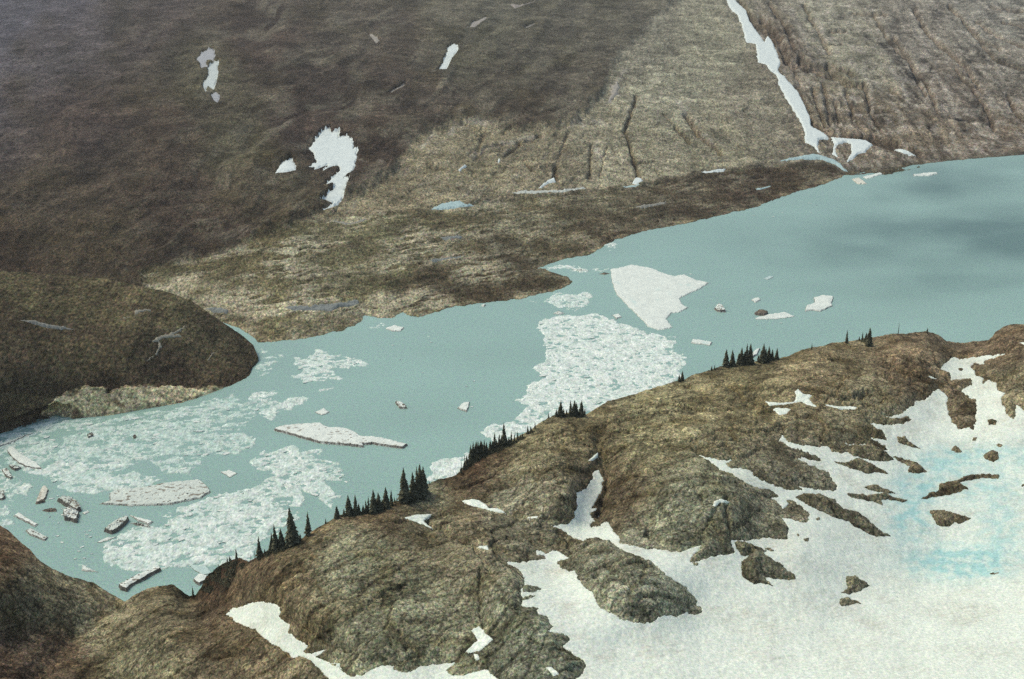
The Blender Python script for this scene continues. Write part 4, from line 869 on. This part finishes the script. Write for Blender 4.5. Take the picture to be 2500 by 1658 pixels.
# traced floes: (outline, height m, tint, category, label, debris amount)
W1 = (214, 222, 206); W2 = (196, 206, 190); DT = (120, 108, 86)
FLO = [
 ('E -371,1397 -330,1372 -250,1362 -146,1355 -60,1350 0,1378 90,1382 150,1395 200,1420 222,1440 300,1443 400,1458 480,1480 545,1495 515,1520 400,1507 300,1490 245,1495 250,1512 100,1497 -60,1482 -200,1442 -290,1415', 3.2, W1, 'long white ice floe with dark dirty side, largest in the open water', .5),
 ('E 1920,300 1990,288 2060,268 2140,282 2200,292 2290,330 2365,350 F -20,350 60,335 130,370 225,392 150,440 60,480 20,500 50,545 85,560 30,590 -30,600 E 2300,640 2345,695 2250,714 2180,692 2110,620 2030,540 1960,470 1935,400', 1.4, W1, 'broad pale triangular ice floe lying beyond the dense ice pack', 0),
 ('G 668,372 750,350 740,300 800,275 870,268 1000,252 1150,225 1250,215 1350,205 1400,240 1432,290 1370,330 1250,355 1150,377 900,384', 2.6, W2, 'wide low floe littered with dark rubble in bands, left part of the lake', 1.4),
 ('G 388,350 430,338 480,340 540,380 555,420 520,430 490,412 420,372', 4.5, W2, 'upper of two lumpy rubble streaked icebergs near the left shore', 2.),
 ('G 428,430 480,405 540,440 525,502 480,488 440,480', 4.5, W1, 'lower of two lumpy rubble streaked icebergs near the left shore', 1.6),
 ('G 705,558 780,500 850,470 880,475 868,500 800,560 760,577', 4.0, W2, 'tilted wedge of ice with a dark side in the open lead', 1.),
 ('G 805,930 900,882 980,845 1078,808 1097,825 1040,855 960,900 905,925 862,968 820,955', 4.0, W1, 'log shaped floe with a dark wall, nearest to the valley mouth', .6),
 ('G 875,443 940,462 1045,490 1012,512 930,482', 1.6, W1, 'thin slanting floe above the tilted wedge', 0),
 ('G 45,10 60,-18 95,-15 130,25 190,58 250,95 292,140 240,135 180,122 130,100 90,70', 2.2, W1, 'smooth white tongue shaped floe at the left edge', 0),
 ('D -60,1512 0,1495 110,1452 222,1413 222,1420 110,1468 0,1512 -60,1530', 2.2, W2, 'thin needle like floe slanting in from the left edge', 0),
 ('G 1310,890 1350,850 1410,862 1402,900 1352,925', 3.0, W1, 'blunt white floe beside the dark wooded knoll', 0),
 ('G 1282,783 1400,790 1442,840 1385,852 1320,822', .8, (176, 198, 186), 'thin translucent floe above the blunt white floe', 0),
 ('G 553,826 565,783 590,800 620,815 672,832 610,828', 1.6, W1, 'small sickle shaped floe in the lower left water', 0),
 ('G 172,552 210,538 330,600 305,622 200,582', 1.8, W2, 'lower of two slanting slabs near the left slope', .5),
 ('G 90,450 130,428 190,470 262,510 240,527 130,472', 1.8, W1, 'upper of two slanting slabs near the left slope', .3),
 ('E 455,1207 490,1200 522,1222 542,1247 492,1247 470,1225', 2.4, W1, 'small ragged iceberg with a dark foot, right above the long white floe', 1.0),
 ('E 878,1245 920,1210 965,1203 960,1240 942,1270', 2.0, W1, 'lone kite shaped floe in the open water', 0),
 ('F 875,587 890,545 940,530 938,492 1000,477 1070,485 1058,530 1062,552 980,587 920,580', 1.8, W1, 'broad notched floe, largest right of the dense pack', 0),
 ('F 538,632 640,605 740,590 805,620 700,637 550,642', .9, W1, 'flat sheet trailing from the dark rubble berg', 0),
 ('F 533,602 570,580 600,590 630,598 600,617 545,612', 3.4, DT, 'dark rubble covered berg at the left end of a flat sheet', 2.5),
 ('F 258,572 292,535 322,560 342,592 290,592', 3.2, W1, 'small peaked berg with a dark front in the right water', 1.2),
 ('F 100,802 118,775 180,783 247,797 232,817', 1.8, W1, 'clean oblong floe off the crest trees', 0),
 ('F 508,507 560,490 577,510 540,527', 1.4, W1, 'little floe above the dark rubble berg', 0),
 ('C 1610,1187 1680,1178 1770,1170 1780,1183 1720,1196 1620,1197', 2.0, W1, 'thin bar of ice in the upper right corner of the lake', 0),
 ('C 1193,1220 1240,1208 1300,1250 1240,1252', 2.0, (206, 206, 184), 'cream coloured floe near the outlet of the snow chute', 0),
 ('C 1265,1203 1340,1185 1420,1163 1445,1168 1400,1185 1300,1217', 1.4, W1, 'curved white floe behind the cream coloured floe', 0),
 ('G 240,367 268,300 285,255 310,248 332,280 318,330 290,360', 2.4, (206, 206, 184), 'upright cream coloured floe at the left with a dark foot', .4),
 ('G 238,372 262,350 300,345 310,358 270,368', 2.0, DT, 'dark rubble lump at the foot of the upright cream floe', 1.5),
 ('G 285,415 330,405 385,405 385,420 330,425', 1.6, DT, 'flat dark rubble sliver left of the lumpy icebergs', 1.5),
 ('E 392,702 450,680 520,698 500,718 440,722', 1.6, W1, 'rounded floe close to the far shelf shore', .2),
 ('G 1500,152 1560,140 1615,162 1558,190', 1.0, W1, 'lens shaped floe in the gap between the packs', 0),
 ('D 2138,1272 2200,1245 2237,1270 2190,1292', 1.2, W1, 'small diamond floe left of the long white floe', 0),
 ('E 1040,547 1060,538 1077,542 1060,557', 1.8, W1, 'tiny bright floe against the far shore', 0),
 ('F 525,862 545,845 572,838 555,885 520,900', 2.2, W1, 'bright floe half hidden behind the crest trees', 0),
 ('E 1935,612 1975,600 2000,625 1960,640', 1.6, W1, 'small floe at the upper rim of the dense pack', .4),
 ('E 1530,600 1570,585 1612,602 1570,608', 2.0, W1, 'small dark footed floe off the upper left of the dense pack', .5),
 ('F 595,365 640,345 665,350 630,370', .8, (180, 200, 190), 'faint greenish floe in the right water', 0),
 ('G 1925,235 1950,230 1992,258 1965,265', 1.2, W1, 'small bright floe in the lead above the snag trees', 0),
 ('G 885,500 930,500 1000,515 1040,535 1000,535 930,515', 1.6, W2, 'dirty slab under the thin slanting floe', 1.),
 ('E 1655,300 1720,300 1780,312 1720,316', 1.4, W2, 'dark edged ice bar leading to the triangular floe', .6),
 ('E 1840,332 1880,325 1920,328 1880,336', 1.6, DT, 'thin dark ice bar left of the triangular floe', 1.5),
 ('G 0,285 25,290 40,330 20,345 -20,345', 2.4, W2, 'dirty block cut by the left edge', 1.2),
 ('G 10,140 50,130 90,190 70,205 30,180', 2.6, W1, 'white block with dark notches near the left edge', .8),
 ('G 60,100 110,115 150,130 100,150 70,125', 2.2, W2, 'crumbled block beside the smooth tongue shaped floe', 1.),
 ('G 560,430 600,415 610,425 575,440', 1.0, W1, 'small scrap right of the lumpy icebergs', 0),
 ('D 590,1425 630,1415 640,1440 600,1450', 2.2, W2, 'small crumbly berg in the pack below the tan shore rocks', 1.5),
 ('D 905,1435 925,1430 925,1450 908,1452', 2.4, DT, 'tiny dark rubble spike in the left pack', 1.5),
 ('G 655,632 720,600 790,595 750,612 690,630', 1.0, W1, 'thin bright strip at the left corner of the lower pack', 0),
]
def floe(poly, h, tint, label, debris, i):
    h = h*(.45 if i == 2 else .74)
    P_ = T(poly); ext = P_.max(0)-P_.min(0); st = max(.7, min(1.2, ext.max()/200))
    px, py = patch_grid(P_, 3, (st, st*.6)); qx, qy = wob(px, py, min(1.6, ext.min()*.10), 11., 800+i); s = sdf(qx, qy, P_, 40)
    x, y, t = at_z(px, py, 0.); m = s*t/F
    top = h*(.72 + .28*sstep(0, 4, m)) + .22*h*fbm(x/7, y/9, 3, 801+i) + (.35*h*ridged(x/5, y/6, 3, 803+i) if debris > .8 else 0)
    z = np.where(m > 0, np.maximum(.3, -.3 + (top+.3)*np.clip(m/.45, 0, 1)), -.35)
    c = np.broadcast_to(alb(*tint), px.shape+(3,))*(1+.08*fbm(x/6, y/6, 3, 805))[..., None]
    if debris and tint is not DT:
        a = math.radians(8)
        dn = 1.5*fbm((x*math.cos(a)+y*math.sin(a))/4.5, (-x*math.sin(a)+y*math.cos(a))/3.2, 4, 811+i) + .5*fbm(x/25, y/9, 2, 815+i)
        c = mix(c, alb(112, 100, 78), sstep(.40-.08*debris, .60-.08*debris, dn)*.85*np.minimum(1, debris+.3))
    elif not debris:
        c = mix(c, TEALICE, sstep(.25, .6, fbm(x/12, y/18, 4, 821+i))*.35)
    org = np.array([x[s > 0].mean(), y[s > 0].mean(), 0.], f32) if (s > 0).any() else np.array([x.mean(), y.mean(), 0.], f32)
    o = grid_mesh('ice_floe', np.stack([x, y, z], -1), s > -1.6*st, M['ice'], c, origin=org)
    berg = 'berg' in label
    tag(o, label, 'iceberg' if berg else 'ice floe', 'ice floes on the lake')
    if debris >= .5:                                   # blocks of rock riding on the ice
        rg = random.Random(900+i); V = []; Fc = []
        sel = np.argwhere(s > 1.2)
        if len(sel):
            for k in range(int(5 + 9*debris)):
                r_, c_ = sel[rg.randrange(len(sel))]
                bx, by, bz = float(x[r_, c_]-org[0]), float(y[r_, c_]-org[1]), float(z[r_, c_])
                rad = rg.uniform(.25, .6); b0 = len(V)
                for dx, dy, dz in ((1,0,-.3),(0,1,-.3),(-1,0,-.3),(0,-1,-.3),(.6,.5,.6),(-.5,.6,.5),(-.6,-.5,.6),(.5,-.6,.5)):
                    V.append((bx+rad*dx*rg.uniform(.7,1.4)*1.5, by+rad*dy*rg.uniform(.7,1.3), bz+rad*dz*rg.uniform(.6,1.1)))
                for q in ((0,1,5,4),(1,2,6,5),(2,3,7,6),(3,0,4,7),(4,5,6,7),(0,3,2,1)): Fc.append([b0+a_ for a_ in q])
            dbo = make_mesh('rubble', V, Fc, M['debris'], smooth=False, parent=o)
            tag(dbo, kind='stuff')
for i, (p_, h_, tn_, lab, db_) in enumerate(FLO): floe(p_, h_, tn_, lab, db_, i)

# small separate floes scattered through the packs (individual slabs)
def slab_proto(seed):
    rg = random.Random(seed); n = rg.randint(6, 9); V = []; Fc = []
    an = sorted((k + rg.uniform(-.3, .3))*2*math.pi/n for k in range(n)); rr = [rg.uniform(.7, 1.1) for _ in an]
    for lv, (sc_, z) in enumerate(((1.0, -.3), (1.0, .45), (.9, .6))):
        for a, r in zip(an, rr): V.append((math.cos(a)*r*sc_, math.sin(a)*r*sc_*.7, z + (rg.uniform(-.05, .05) if lv == 2 else 0)))
    V.append((0, 0, .62))
    F4 = []
    for lv in (0, 1):
        for k in range(n): F4.append((lv*n+k, lv*n+(k+1) % n, (lv+1)*n+(k+1) % n, (lv+1)*n+k))
    me = bpy.data.meshes.new('small_floe'); me.from_pydata(V, [], F4 + [(2*n+k, 2*n+(k+1) % n, 3*n) for k in range(n)]); me.update()
    ca = me.color_attributes.new('col', 'FLOAT_COLOR', 'POINT'); c = alb(*rg.choice([(210, 218, 204), (204, 214, 198), (196, 208, 196)]))
    for k in range(len(V)): ca.data[k].color = (*[float(q) for q in c], 1)
    me.materials.append(M['ice_small']); return me
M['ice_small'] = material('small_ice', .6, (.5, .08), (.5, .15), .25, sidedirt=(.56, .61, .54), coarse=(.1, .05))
protos = [slab_proto(s_) for s_ in range(10)]
ZONES = [ # polygon, how many, size range m, label, group
 (T('E 1430,640 1800,590 2340,770 2365,1070 1900,1200 1300,1500 1030,1402 1350,1080 1450,900'), 70, (2.2, 5.0), 'small white floe packed in the dense ice field beyond the middle trees', 'small floes in the dense middle pack'),
 (T('D 80,1390 700,1305 1450,1180 1870,1150 1700,1330 1740,1500 G 1300,190 800,150 400,265 0,100'), 70, (2.0, 4.6), 'small pale floe loose in the wide left pack below the tan shore rocks', 'small floes in the wide left pack'),
 (T('G 700,650 870,540 1150,470 1400,310 1700,260 1900,100 2080,170 2000,500 1720,760 1300,800 860,835'), 60, (1.8, 3.8), 'small white floe in the lower left pack above the log shaped floe', 'small floes in the lower left pack'),
 (T('D 1970,890 2200,845 2500,940 2300,1060 2060,1090'), 16, (2.0, 4.2), 'small floe in the broken cluster off the hillside point', 'small floes off the hillside point'),
 (T('G 1700,110 1800,0 2200,20 2365,200 2240,400 2040,260'), 22, (2.0, 4.2), 'small floe in the loose cluster under the long white floe', 'small floes under the long white floe'),
 (T('G 0,100 140,200 500,350 700,600 560,860 300,640 100,540 0,500'), 26, (1.0, 2.6), 'scrap of ice drifting in the open lead near the left slope', 'ice scraps near the left slope'),
 (T('F 0,300 500,300 1000,560 700,800 100,860 -100,700'), 8, (1.0, 2.2), 'scrap of ice drifting right of the triangular floe', 'ice scraps right of the triangular floe'),
 (T('E 250,760 1300,680 1250,1150 900,1350 400,1150 200,900'), 9, (1.0, 2.4), 'scrap of ice drifting in the open middle of the lake', 'ice scraps in the open middle water'),
 (T('C 100,1560 700,1380 1200,1260 1400,1300 800,1500'), 8, (1.2, 2.6), 'scrap of ice drifting off the dark shelf shore', 'ice scraps off the dark shelf'),
]
rg = random.Random(4)
placed = []
for zi, (poly, cnt, (a0, a1), lab, grp) in enumerate(ZONES):
    x0, y0 = poly.min(0); x1, y1 = poly.max(0); n = 0; tries = 0
    while n < cnt and tries < 4000:
        tries += 1
        px_, py_ = rg.uniform(x0, x1), rg.uniform(y0, y1)
        A_ = np.array([px_], f32); B_ = np.array([py_], f32)
        if sdf(A_, B_, poly, 5)[0] < 3: continue
        if py_ > crest_y(A_)[0] - 6: continue
        d_, w_ = cover(A_, B_)
        if zi < 5 and d_[0] < .45: continue
        if sdf(A_, B_, LAND, 12)[0] > -8: continue
        x_, y_, t_ = at_z(px_, py_, 0.)
        r_ = (a0 + (a1-a0)*rg.random()**2.2)*.62
        if any((x_-q[0])**2 + (y_-q[1])**2 < (1.3*(r_+q[2]))**2 for q in placed): continue
        if any(sdf(A_, B_, fp, 14)[0] > -6 for fp in (FLOP if 'FLOP' in globals() else [])): continue
        placed.append((x_, y_, r_))
        o = bpy.data.objects.new('small_floe', protos[rg.randrange(10)]); COL.objects.link(o)
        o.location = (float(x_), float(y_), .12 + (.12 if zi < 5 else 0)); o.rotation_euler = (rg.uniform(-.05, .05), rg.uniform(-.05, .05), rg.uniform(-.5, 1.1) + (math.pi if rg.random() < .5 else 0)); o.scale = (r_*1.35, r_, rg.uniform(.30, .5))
        tag(o, lab, 'ice floe', grp); n += 1

# ================================================================== TREES
def conifer_mesh(seed, wid, whorls, nb, droop, sparse=0.):
    rg = random.Random(seed); V = []; Fc = []
    for w in range(whorls):
        f = w/(whorls-1); z = .07 + .90*f**.92
        R_ = wid*(1-f)**.80*(1.0 if f > .12 else .55+f*3.6) + .006
        for b in range(nb if f < .75 else max(4, nb-3)):
            if rg.random() < sparse: continue
            a = rg.uniform(0, 2*math.pi); r = R_*rg.choice((rg.uniform(.45, 1.0), rg.uniform(.7, 1.35))); zz = z + rg.uniform(-.02, .02)
            ca, sa = math.cos(a), math.sin(a); wd = r*rg.uniform(.28, .46) + .004; dr = droop*r
            i0 = len(V); ln = .035*rg.uniform(.7, 1.4)*(1.25-f)
            V += [(0, 0, zz+.02), (ca*r*.55-sa*wd, sa*r*.55+ca*wd, zz-dr*.45), (ca*r, sa*r, zz-dr), (ca*r*.55+sa*wd, sa*r*.55-ca*wd, zz-dr*.45), (ca*r*.5, sa*r*.5, zz-dr*.5-ln)]
            Fc += [(i0, i0+1, i0+2), (i0, i0+2, i0+3), (i0+1, i0+4, i0+2), (i0+3, i0+2, i0+4), (i0, i0+4, i0+1), (i0, i0+3, i0+4)]
    i0 = len(V); V += [(.006, 0, .9), (-.003, .006, .9), (-.003, -.006, .9), (0, 0, 1.0)]; Fc += [(i0, i0+1, i0+3), (i0+1, i0+2, i0+3), (i0+2, i0, i0+3)]
    me = bpy.data.meshes.new('crown'); me.from_pydata(V, [], Fc); me.update(); me.materials.append(M['needles']); return me
def trunk_mesh(r=.022, top=.97, snag=False, seed=0):
    rg = random.Random(seed); V = []; Fc = []; n = 6; lv = 5
    for k in range(lv):
        f = k/(lv-1); rr = r*(1-f*.92)
        for j in range(n):
            a = j*2*math.pi/n; V.append((math.cos(a)*rr + .01*math.sin(f*5+seed), math.sin(a)*rr, -.05 + f*(top+.05)))
    for k in range(lv-1):
        for j in range(n): Fc.append((k*n+j, k*n+(j+1) % n, (k+1)*n+(j+1) % n, (k+1)*n+j))
    if snag:
        for b in range(16):
            a = rg.uniform(0, 2*math.pi); z = rg.uniform(.25, .93); L = rg.uniform(.06, .15)*(1.15-z*.7); i0 = len(V)
            ca, sa = math.cos(a), math.sin(a)
            V += [(0, 0, z-.007), (0, 0, z+.007), (ca*L, sa*L, z+rg.uniform(-.03, .03)), (-sa*.03, ca*.03, z)]
            Fc += [(i0, i0+1, i0+2), (i0, i0+3, i0+2), (i0+1, i0+3, i0+2)]
    me = bpy.data.meshes.new('trunk'); me.from_pydata(V, [], Fc); me.update(); me.materials.append(M['bark']); return me
CROWNS = {'full': [conifer_mesh(s_, .205, 28, 17, .45) for s_ in (1, 2, 3)], 'narrow': [conifer_mesh(s_, .14, 26, 13, .55) for s_ in (4, 5, 6)], 'thin': [conifer_mesh(s_, .12, 22, 10, .6, .12) for s_ in (7, 8)]}
TR = trunk_mesh(); SNAGT = [trunk_mesh(.034, 1.0, True, s_) for s_ in (1, 2)]
def tree(px, py, hpx, kind, label, group, wide=1.0):
    cyy = float(crest_y(np.array([px], f32))[0]); py2 = max(py, cyy + 1.5)
    x, y, z, t = near_point(px, py2)
    hm = (hpx + (py2-py)) * t / F / CP * .985
    rg2 = random.Random(int(px*7+py*13))
    root = bpy.data.objects.new('dead_tree' if kind == 'snag' else 'conifer_tree', None); COL.objects.link(root); root.empty_display_size = .5
    root.location = (x, y, z-.35); root.rotation_euler = (rg2.uniform(-.03, .03), rg2.uniform(-.04, .04), rg2.uniform(0, 6.28)); root.scale = (hm*wide, hm*wide, hm)
    tag(root, label, 'dead tree' if kind == 'snag' else 'conifer', group)
    tk = bpy.data.objects.new('trunk', rg2.choice(SNAGT) if kind == 'snag' else TR); tk.parent = root; COL.objects.link(tk)
    if kind != 'snag':
        cr = bpy.data.objects.new('crown', rg2.choice(CROWNS[kind])); cr.parent = root; COL.objects.link(cr)
STANDS = [
 ('on the dark knoll near the valley mouth', 'G', [(1312,995,78,'thin'),(1487,805,38,'narrow'),(1545,775,55,'narrow'),(1562,768,60,'narrow'),(1607,752,98,'thin'),(1452,828,22,'narrow'),(1570,765,45,'narrow')]),
 ('in the lower left stand on the crest', 'G', [(1705,772,70,'snag'),(1733,752,72,'snag'),(1760,742,170,'narrow'),(1782,732,60,'full'),(1800,718,50,'full'),(1838,700,90,'full'),(1852,690,140,'narrow'),(1873,690,200,'narrow'),(1885,680,110,'full'),(1915,668,150,'full'),(1935,660,60,'full'),(1960,650,60,'full'),(1990,650,282,'full'),(2015,630,100,'full'),(2040,618,55,'full'),(2092,588,185,'narrow'),(2213,500,42,'narrow')]),
 ('in the long even row on the crest', 'G', [(2288,474,98,'full')]),
 ('in the long even row on the crest', 'H', [(68,472,100,'full'),(112,452,60,'full'),(145,450,155,'full'),(165,445,70,'full'),(190,446,158,'narrow'),(212,440,85,'full'),(240,440,75,'full'),(262,435,100,'narrow'),(275,432,125,'thin'),(310,436,178,'full'),(330,425,110,'narrow'),(350,425,145,'full'),(372,410,80,'full'),(395,405,160,'full'),(432,385,118,'narrow'),(455,365,50,'narrow'),(470,358,45,'thin')]),
 ('in the tall tight clump at mid crest', 'H', [(492,358,60,'full'),(522,358,255,'full'),(545,352,90,'full'),(570,350,110,'full'),(585,345,205,'full'),(612,335,235,'narrow'),(633,325,240,'full'),(655,300,200,'full'),(668,285,60,'full'),(690,240,40,'thin')]),
 ('in the dense thicket right of mid crest', 'H', [(908,150,85,'snag'),(930,135,125,'snag'),(905,165,50,'full'),(925,140,55,'full'),(945,120,85,'full')]),
 ('in the dense thicket right of mid crest', 'E', [(968,1600,120,'narrow'),(978,1580,70,'full'),(990,1585,125,'narrow'),(1008,1580,125,'full'),(1022,1575,120,'narrow'),(1038,1570,115,'full'),(1050,1555,95,'full'),(1062,1558,110,'narrow'),(1078,1548,80,'full')]),
 ('in the spiky stand before the dense ice', 'E', [(1105,1535,80,'full'),(1120,1530,70,'full'),(1133,1525,125,'narrow'),(1148,1525,75,'full'),(1163,1515,110,'narrow'),(1180,1512,90,'full'),(1198,1510,178,'narrow'),(1212,1500,85,'full'),(1230,1490,60,'full'),(1245,1485,95,'thin'),(1268,1480,72,'thin'),(1290,1465,70,'narrow'),(1308,1452,35,'full'),(1322,1445,35,'full'),(1360,1425,68,'narrow'),(1408,1388,62,'thin'),(1380,1400,40,'full')]),
 ('in the small group above the ice field', 'E', [(1500,1315,45,'narrow'),(1552,1305,60,'full'),(1580,1305,120,'full'),(1602,1300,60,'full'),(1622,1298,50,'full'),(1650,1300,115,'narrow'),(1672,1300,120,'full'),(1690,1295,95,'full'),(1722,1300,120,'full'),(1745,1292,60,'narrow')]),
 ('in the upper right grove on the crest', 'F', [(22,1068,60,'full'),(42,1062,80,'full'),(242,992,42,'full'),(262,988,45,'narrow'),(340,958,122,'full'),(383,960,120,'full'),(425,952,90,'full'),(440,950,128,'full'),(462,948,100,'full'),(478,946,150,'narrow'),(503,948,152,'full'),(560,935,60,'full'),(587,938,142,'full'),(605,930,100,'full'),(628,920,102,'full'),(652,910,75,'full'),(684,908,80,'full'),(868,856,15,'full')]),
 ('standing alone on the right crest', 'F', [(922,848,50,'narrow'),(1158,806,98,'narrow'),(1245,785,35,'full'),(1265,785,62,'narrow'),(1290,785,60,'full'),(1308,830,137,'full'),(1322,780,40,'full'),(1510,748,90,'snag'),(1705,738,44,'full')]),
]
from collections import OrderedDict
byg = OrderedDict()
for nm, tl, L in STANDS:
    for (a, b, h, kd) in L: byg.setdefault(nm, []).append((TILE[tl][0]+a/2.782, TILE[tl][1]+b/2.782, h/2.782, kd))
ORD = 'first second third fourth fifth sixth seventh eighth ninth tenth eleventh twelfth thirteenth fourteenth fifteenth sixteenth seventeenth eighteenth nineteenth twentieth'.split()
for nm, L in byg.items():
    L = sorted(L); hs = sorted(q[2] for q in L)
    for i, (a, b, h, kd) in enumerate(L):
        size = 'tallest' if h == hs[-1] else 'tall' if h > 42 else 'medium' if h > 26 else 'short'
        form = {'full': 'bushy conifer', 'narrow': 'narrow conifer', 'thin': 'thin sparse conifer', 'snag': 'bare dead tree'}[kd]
        tree(a, b, h, kd, f'{size} {form}, {ORD[i]} from left {nm}', 'conifers along the near crest', .9 if kd == 'full' and h > 60 else 1.0)

# low krummholz mats under the stands
def shrub_mesh(seed):
    rg = random.Random(seed); V = []; Fc = []
    for k in range(420):
        a = rg.uniform(0, 2*math.pi); r = rg.random()**.5*1.15; zt = max(.05, 1-r)*rg.uniform(.2, 1.3)
        cx_, cy_ = math.cos(a)*r, math.sin(a)*r; s_ = rg.uniform(.05, .14); i0 = len(V); b = rg.uniform(0, 6.28)
        V += [(cx_+s_*math.cos(b), cy_+s_*math.sin(b), zt-.12), (cx_-s_*math.cos(b), cy_-s_*math.sin(b), zt-.1), (cx_, cy_, zt+.22), (cx_+s_*math.sin(b), cy_-s_*math.cos(b), zt-.15)]
        Fc += [(i0, i0+1, i0+2), (i0+1, i0+3, i0+2), (i0+3, i0, i0+2)]
    me = bpy.data.meshes.new('shrub'); me.from_pydata(V, [], Fc); me.update(); me.materials.append(M['needles']); return me
SH = [shrub_mesh(s_) for s_ in (1, 2, 3)]
SHR = [('under the dark knoll trees', 'G', [(1450,850,30,35),(1500,815,40,35),(1560,790,45,35),(1610,775,45,35),(1660,790,35,30),(1420,900,30,30),(1390,950,25,30),(1500,880,60,40),(1600,850,60,40),(1560,930,60,35),(1450,960,50,30)]),
       ('under the lower left stand', 'G', [(1780,735,30,35),(1840,705,45,40),(1900,690,45,45),(1960,670,45,40),(2020,645,40,35)]),
       ('under the long even row', 'H', [(120,458,35,35),(180,452,40,40),(240,445,40,35),(300,440,40,40),(360,425,40,40),(410,405,35,30)]),
       ('under the tall tight clump', 'H', [(520,365,35,35),(575,355,40,55),(625,340,45,60),(660,310,25,35)]),
       ('under the dense dark thicket', 'E', [(975,1620,40,60),(1010,1600,45,70),(1050,1580,45,60),(1090,1555,35,40),(940,1660,30,35),(970,1640,40,40)]),
       ('under the spiky stand', 'E', [(1130,1545,40,40),(1180,1530,45,50),(1230,1510,40,35),(1280,1485,40,30),(1330,1460,40,25),(1390,1415,35,25)]),
       ('under the small group above the ice', 'E', [(1560,1305,35,30),(1620,1305,40,30),(1680,1305,40,28)]),
       ('under the upper right grove', 'F', [(440,955,40,28),(490,950,35,30),(600,935,45,28),(660,912,30,25),(1290,800,50,28)])]
for nm, tl, L in SHR:
    for i, (a, b, w, h) in enumerate(L):
        px_ = TILE[tl][0]+a/2.782; py_ = TILE[tl][1]+b/2.782; cyy = float(crest_y(np.array([px_], f32))[0]); py_ = max(py_, cyy+2)
        x, y, z, t = near_point(px_, py_); w_ = w/2.782*t/F*1.1; h_ = h/2.782*t/F*.6
        o = bpy.data.objects.new('shrub', SH[i % 3]); COL.objects.link(o); o.location = (x, y, z-.3); o.scale = (w_, w_*.8, h_); o.rotation_euler = (0, 0, i*1.3)
        tag(o, f'low dark mat of stunted conifer, {ORD[i]} from left {nm}', 'shrub', 'stunted conifer mats under the crest stands')

# ================================================================== AIR
def build_haze():
    m = bpy.data.materials.new('haze'); m.use_nodes = True; n = m.node_tree.nodes; n.clear()
    v = n.new('ShaderNodeVolumePrincipled'); v.inputs['Color'].default_value = (.84, .87, .84, 1); v.inputs['Density'].default_value = HAZE; v.inputs['Anisotropy'].default_value = .2
    o_ = n.new('ShaderNodeOutputMaterial'); m.node_tree.links.new(v.outputs[0], o_.inputs['Volume'])
    x0, x1, y0, y1, z0, z1 = -6500, 6500, -3500, 9500, -230, 640
    V = [(a, b, c) for a in (x0, x1) for b in (y0, y1) for c in (z0, z1)]
    Fc = [(0,1,3,2),(4,6,7,5),(0,4,5,1),(2,3,7,6),(0,2,6,4),(1,5,7,3)]
    tag(make_mesh('haze', V, Fc, m, smooth=False), 'thin blue haze over the far slopes', 'haze', kind='stuff')
HAZE = 0.000038
if HAZE > 0: build_haze()
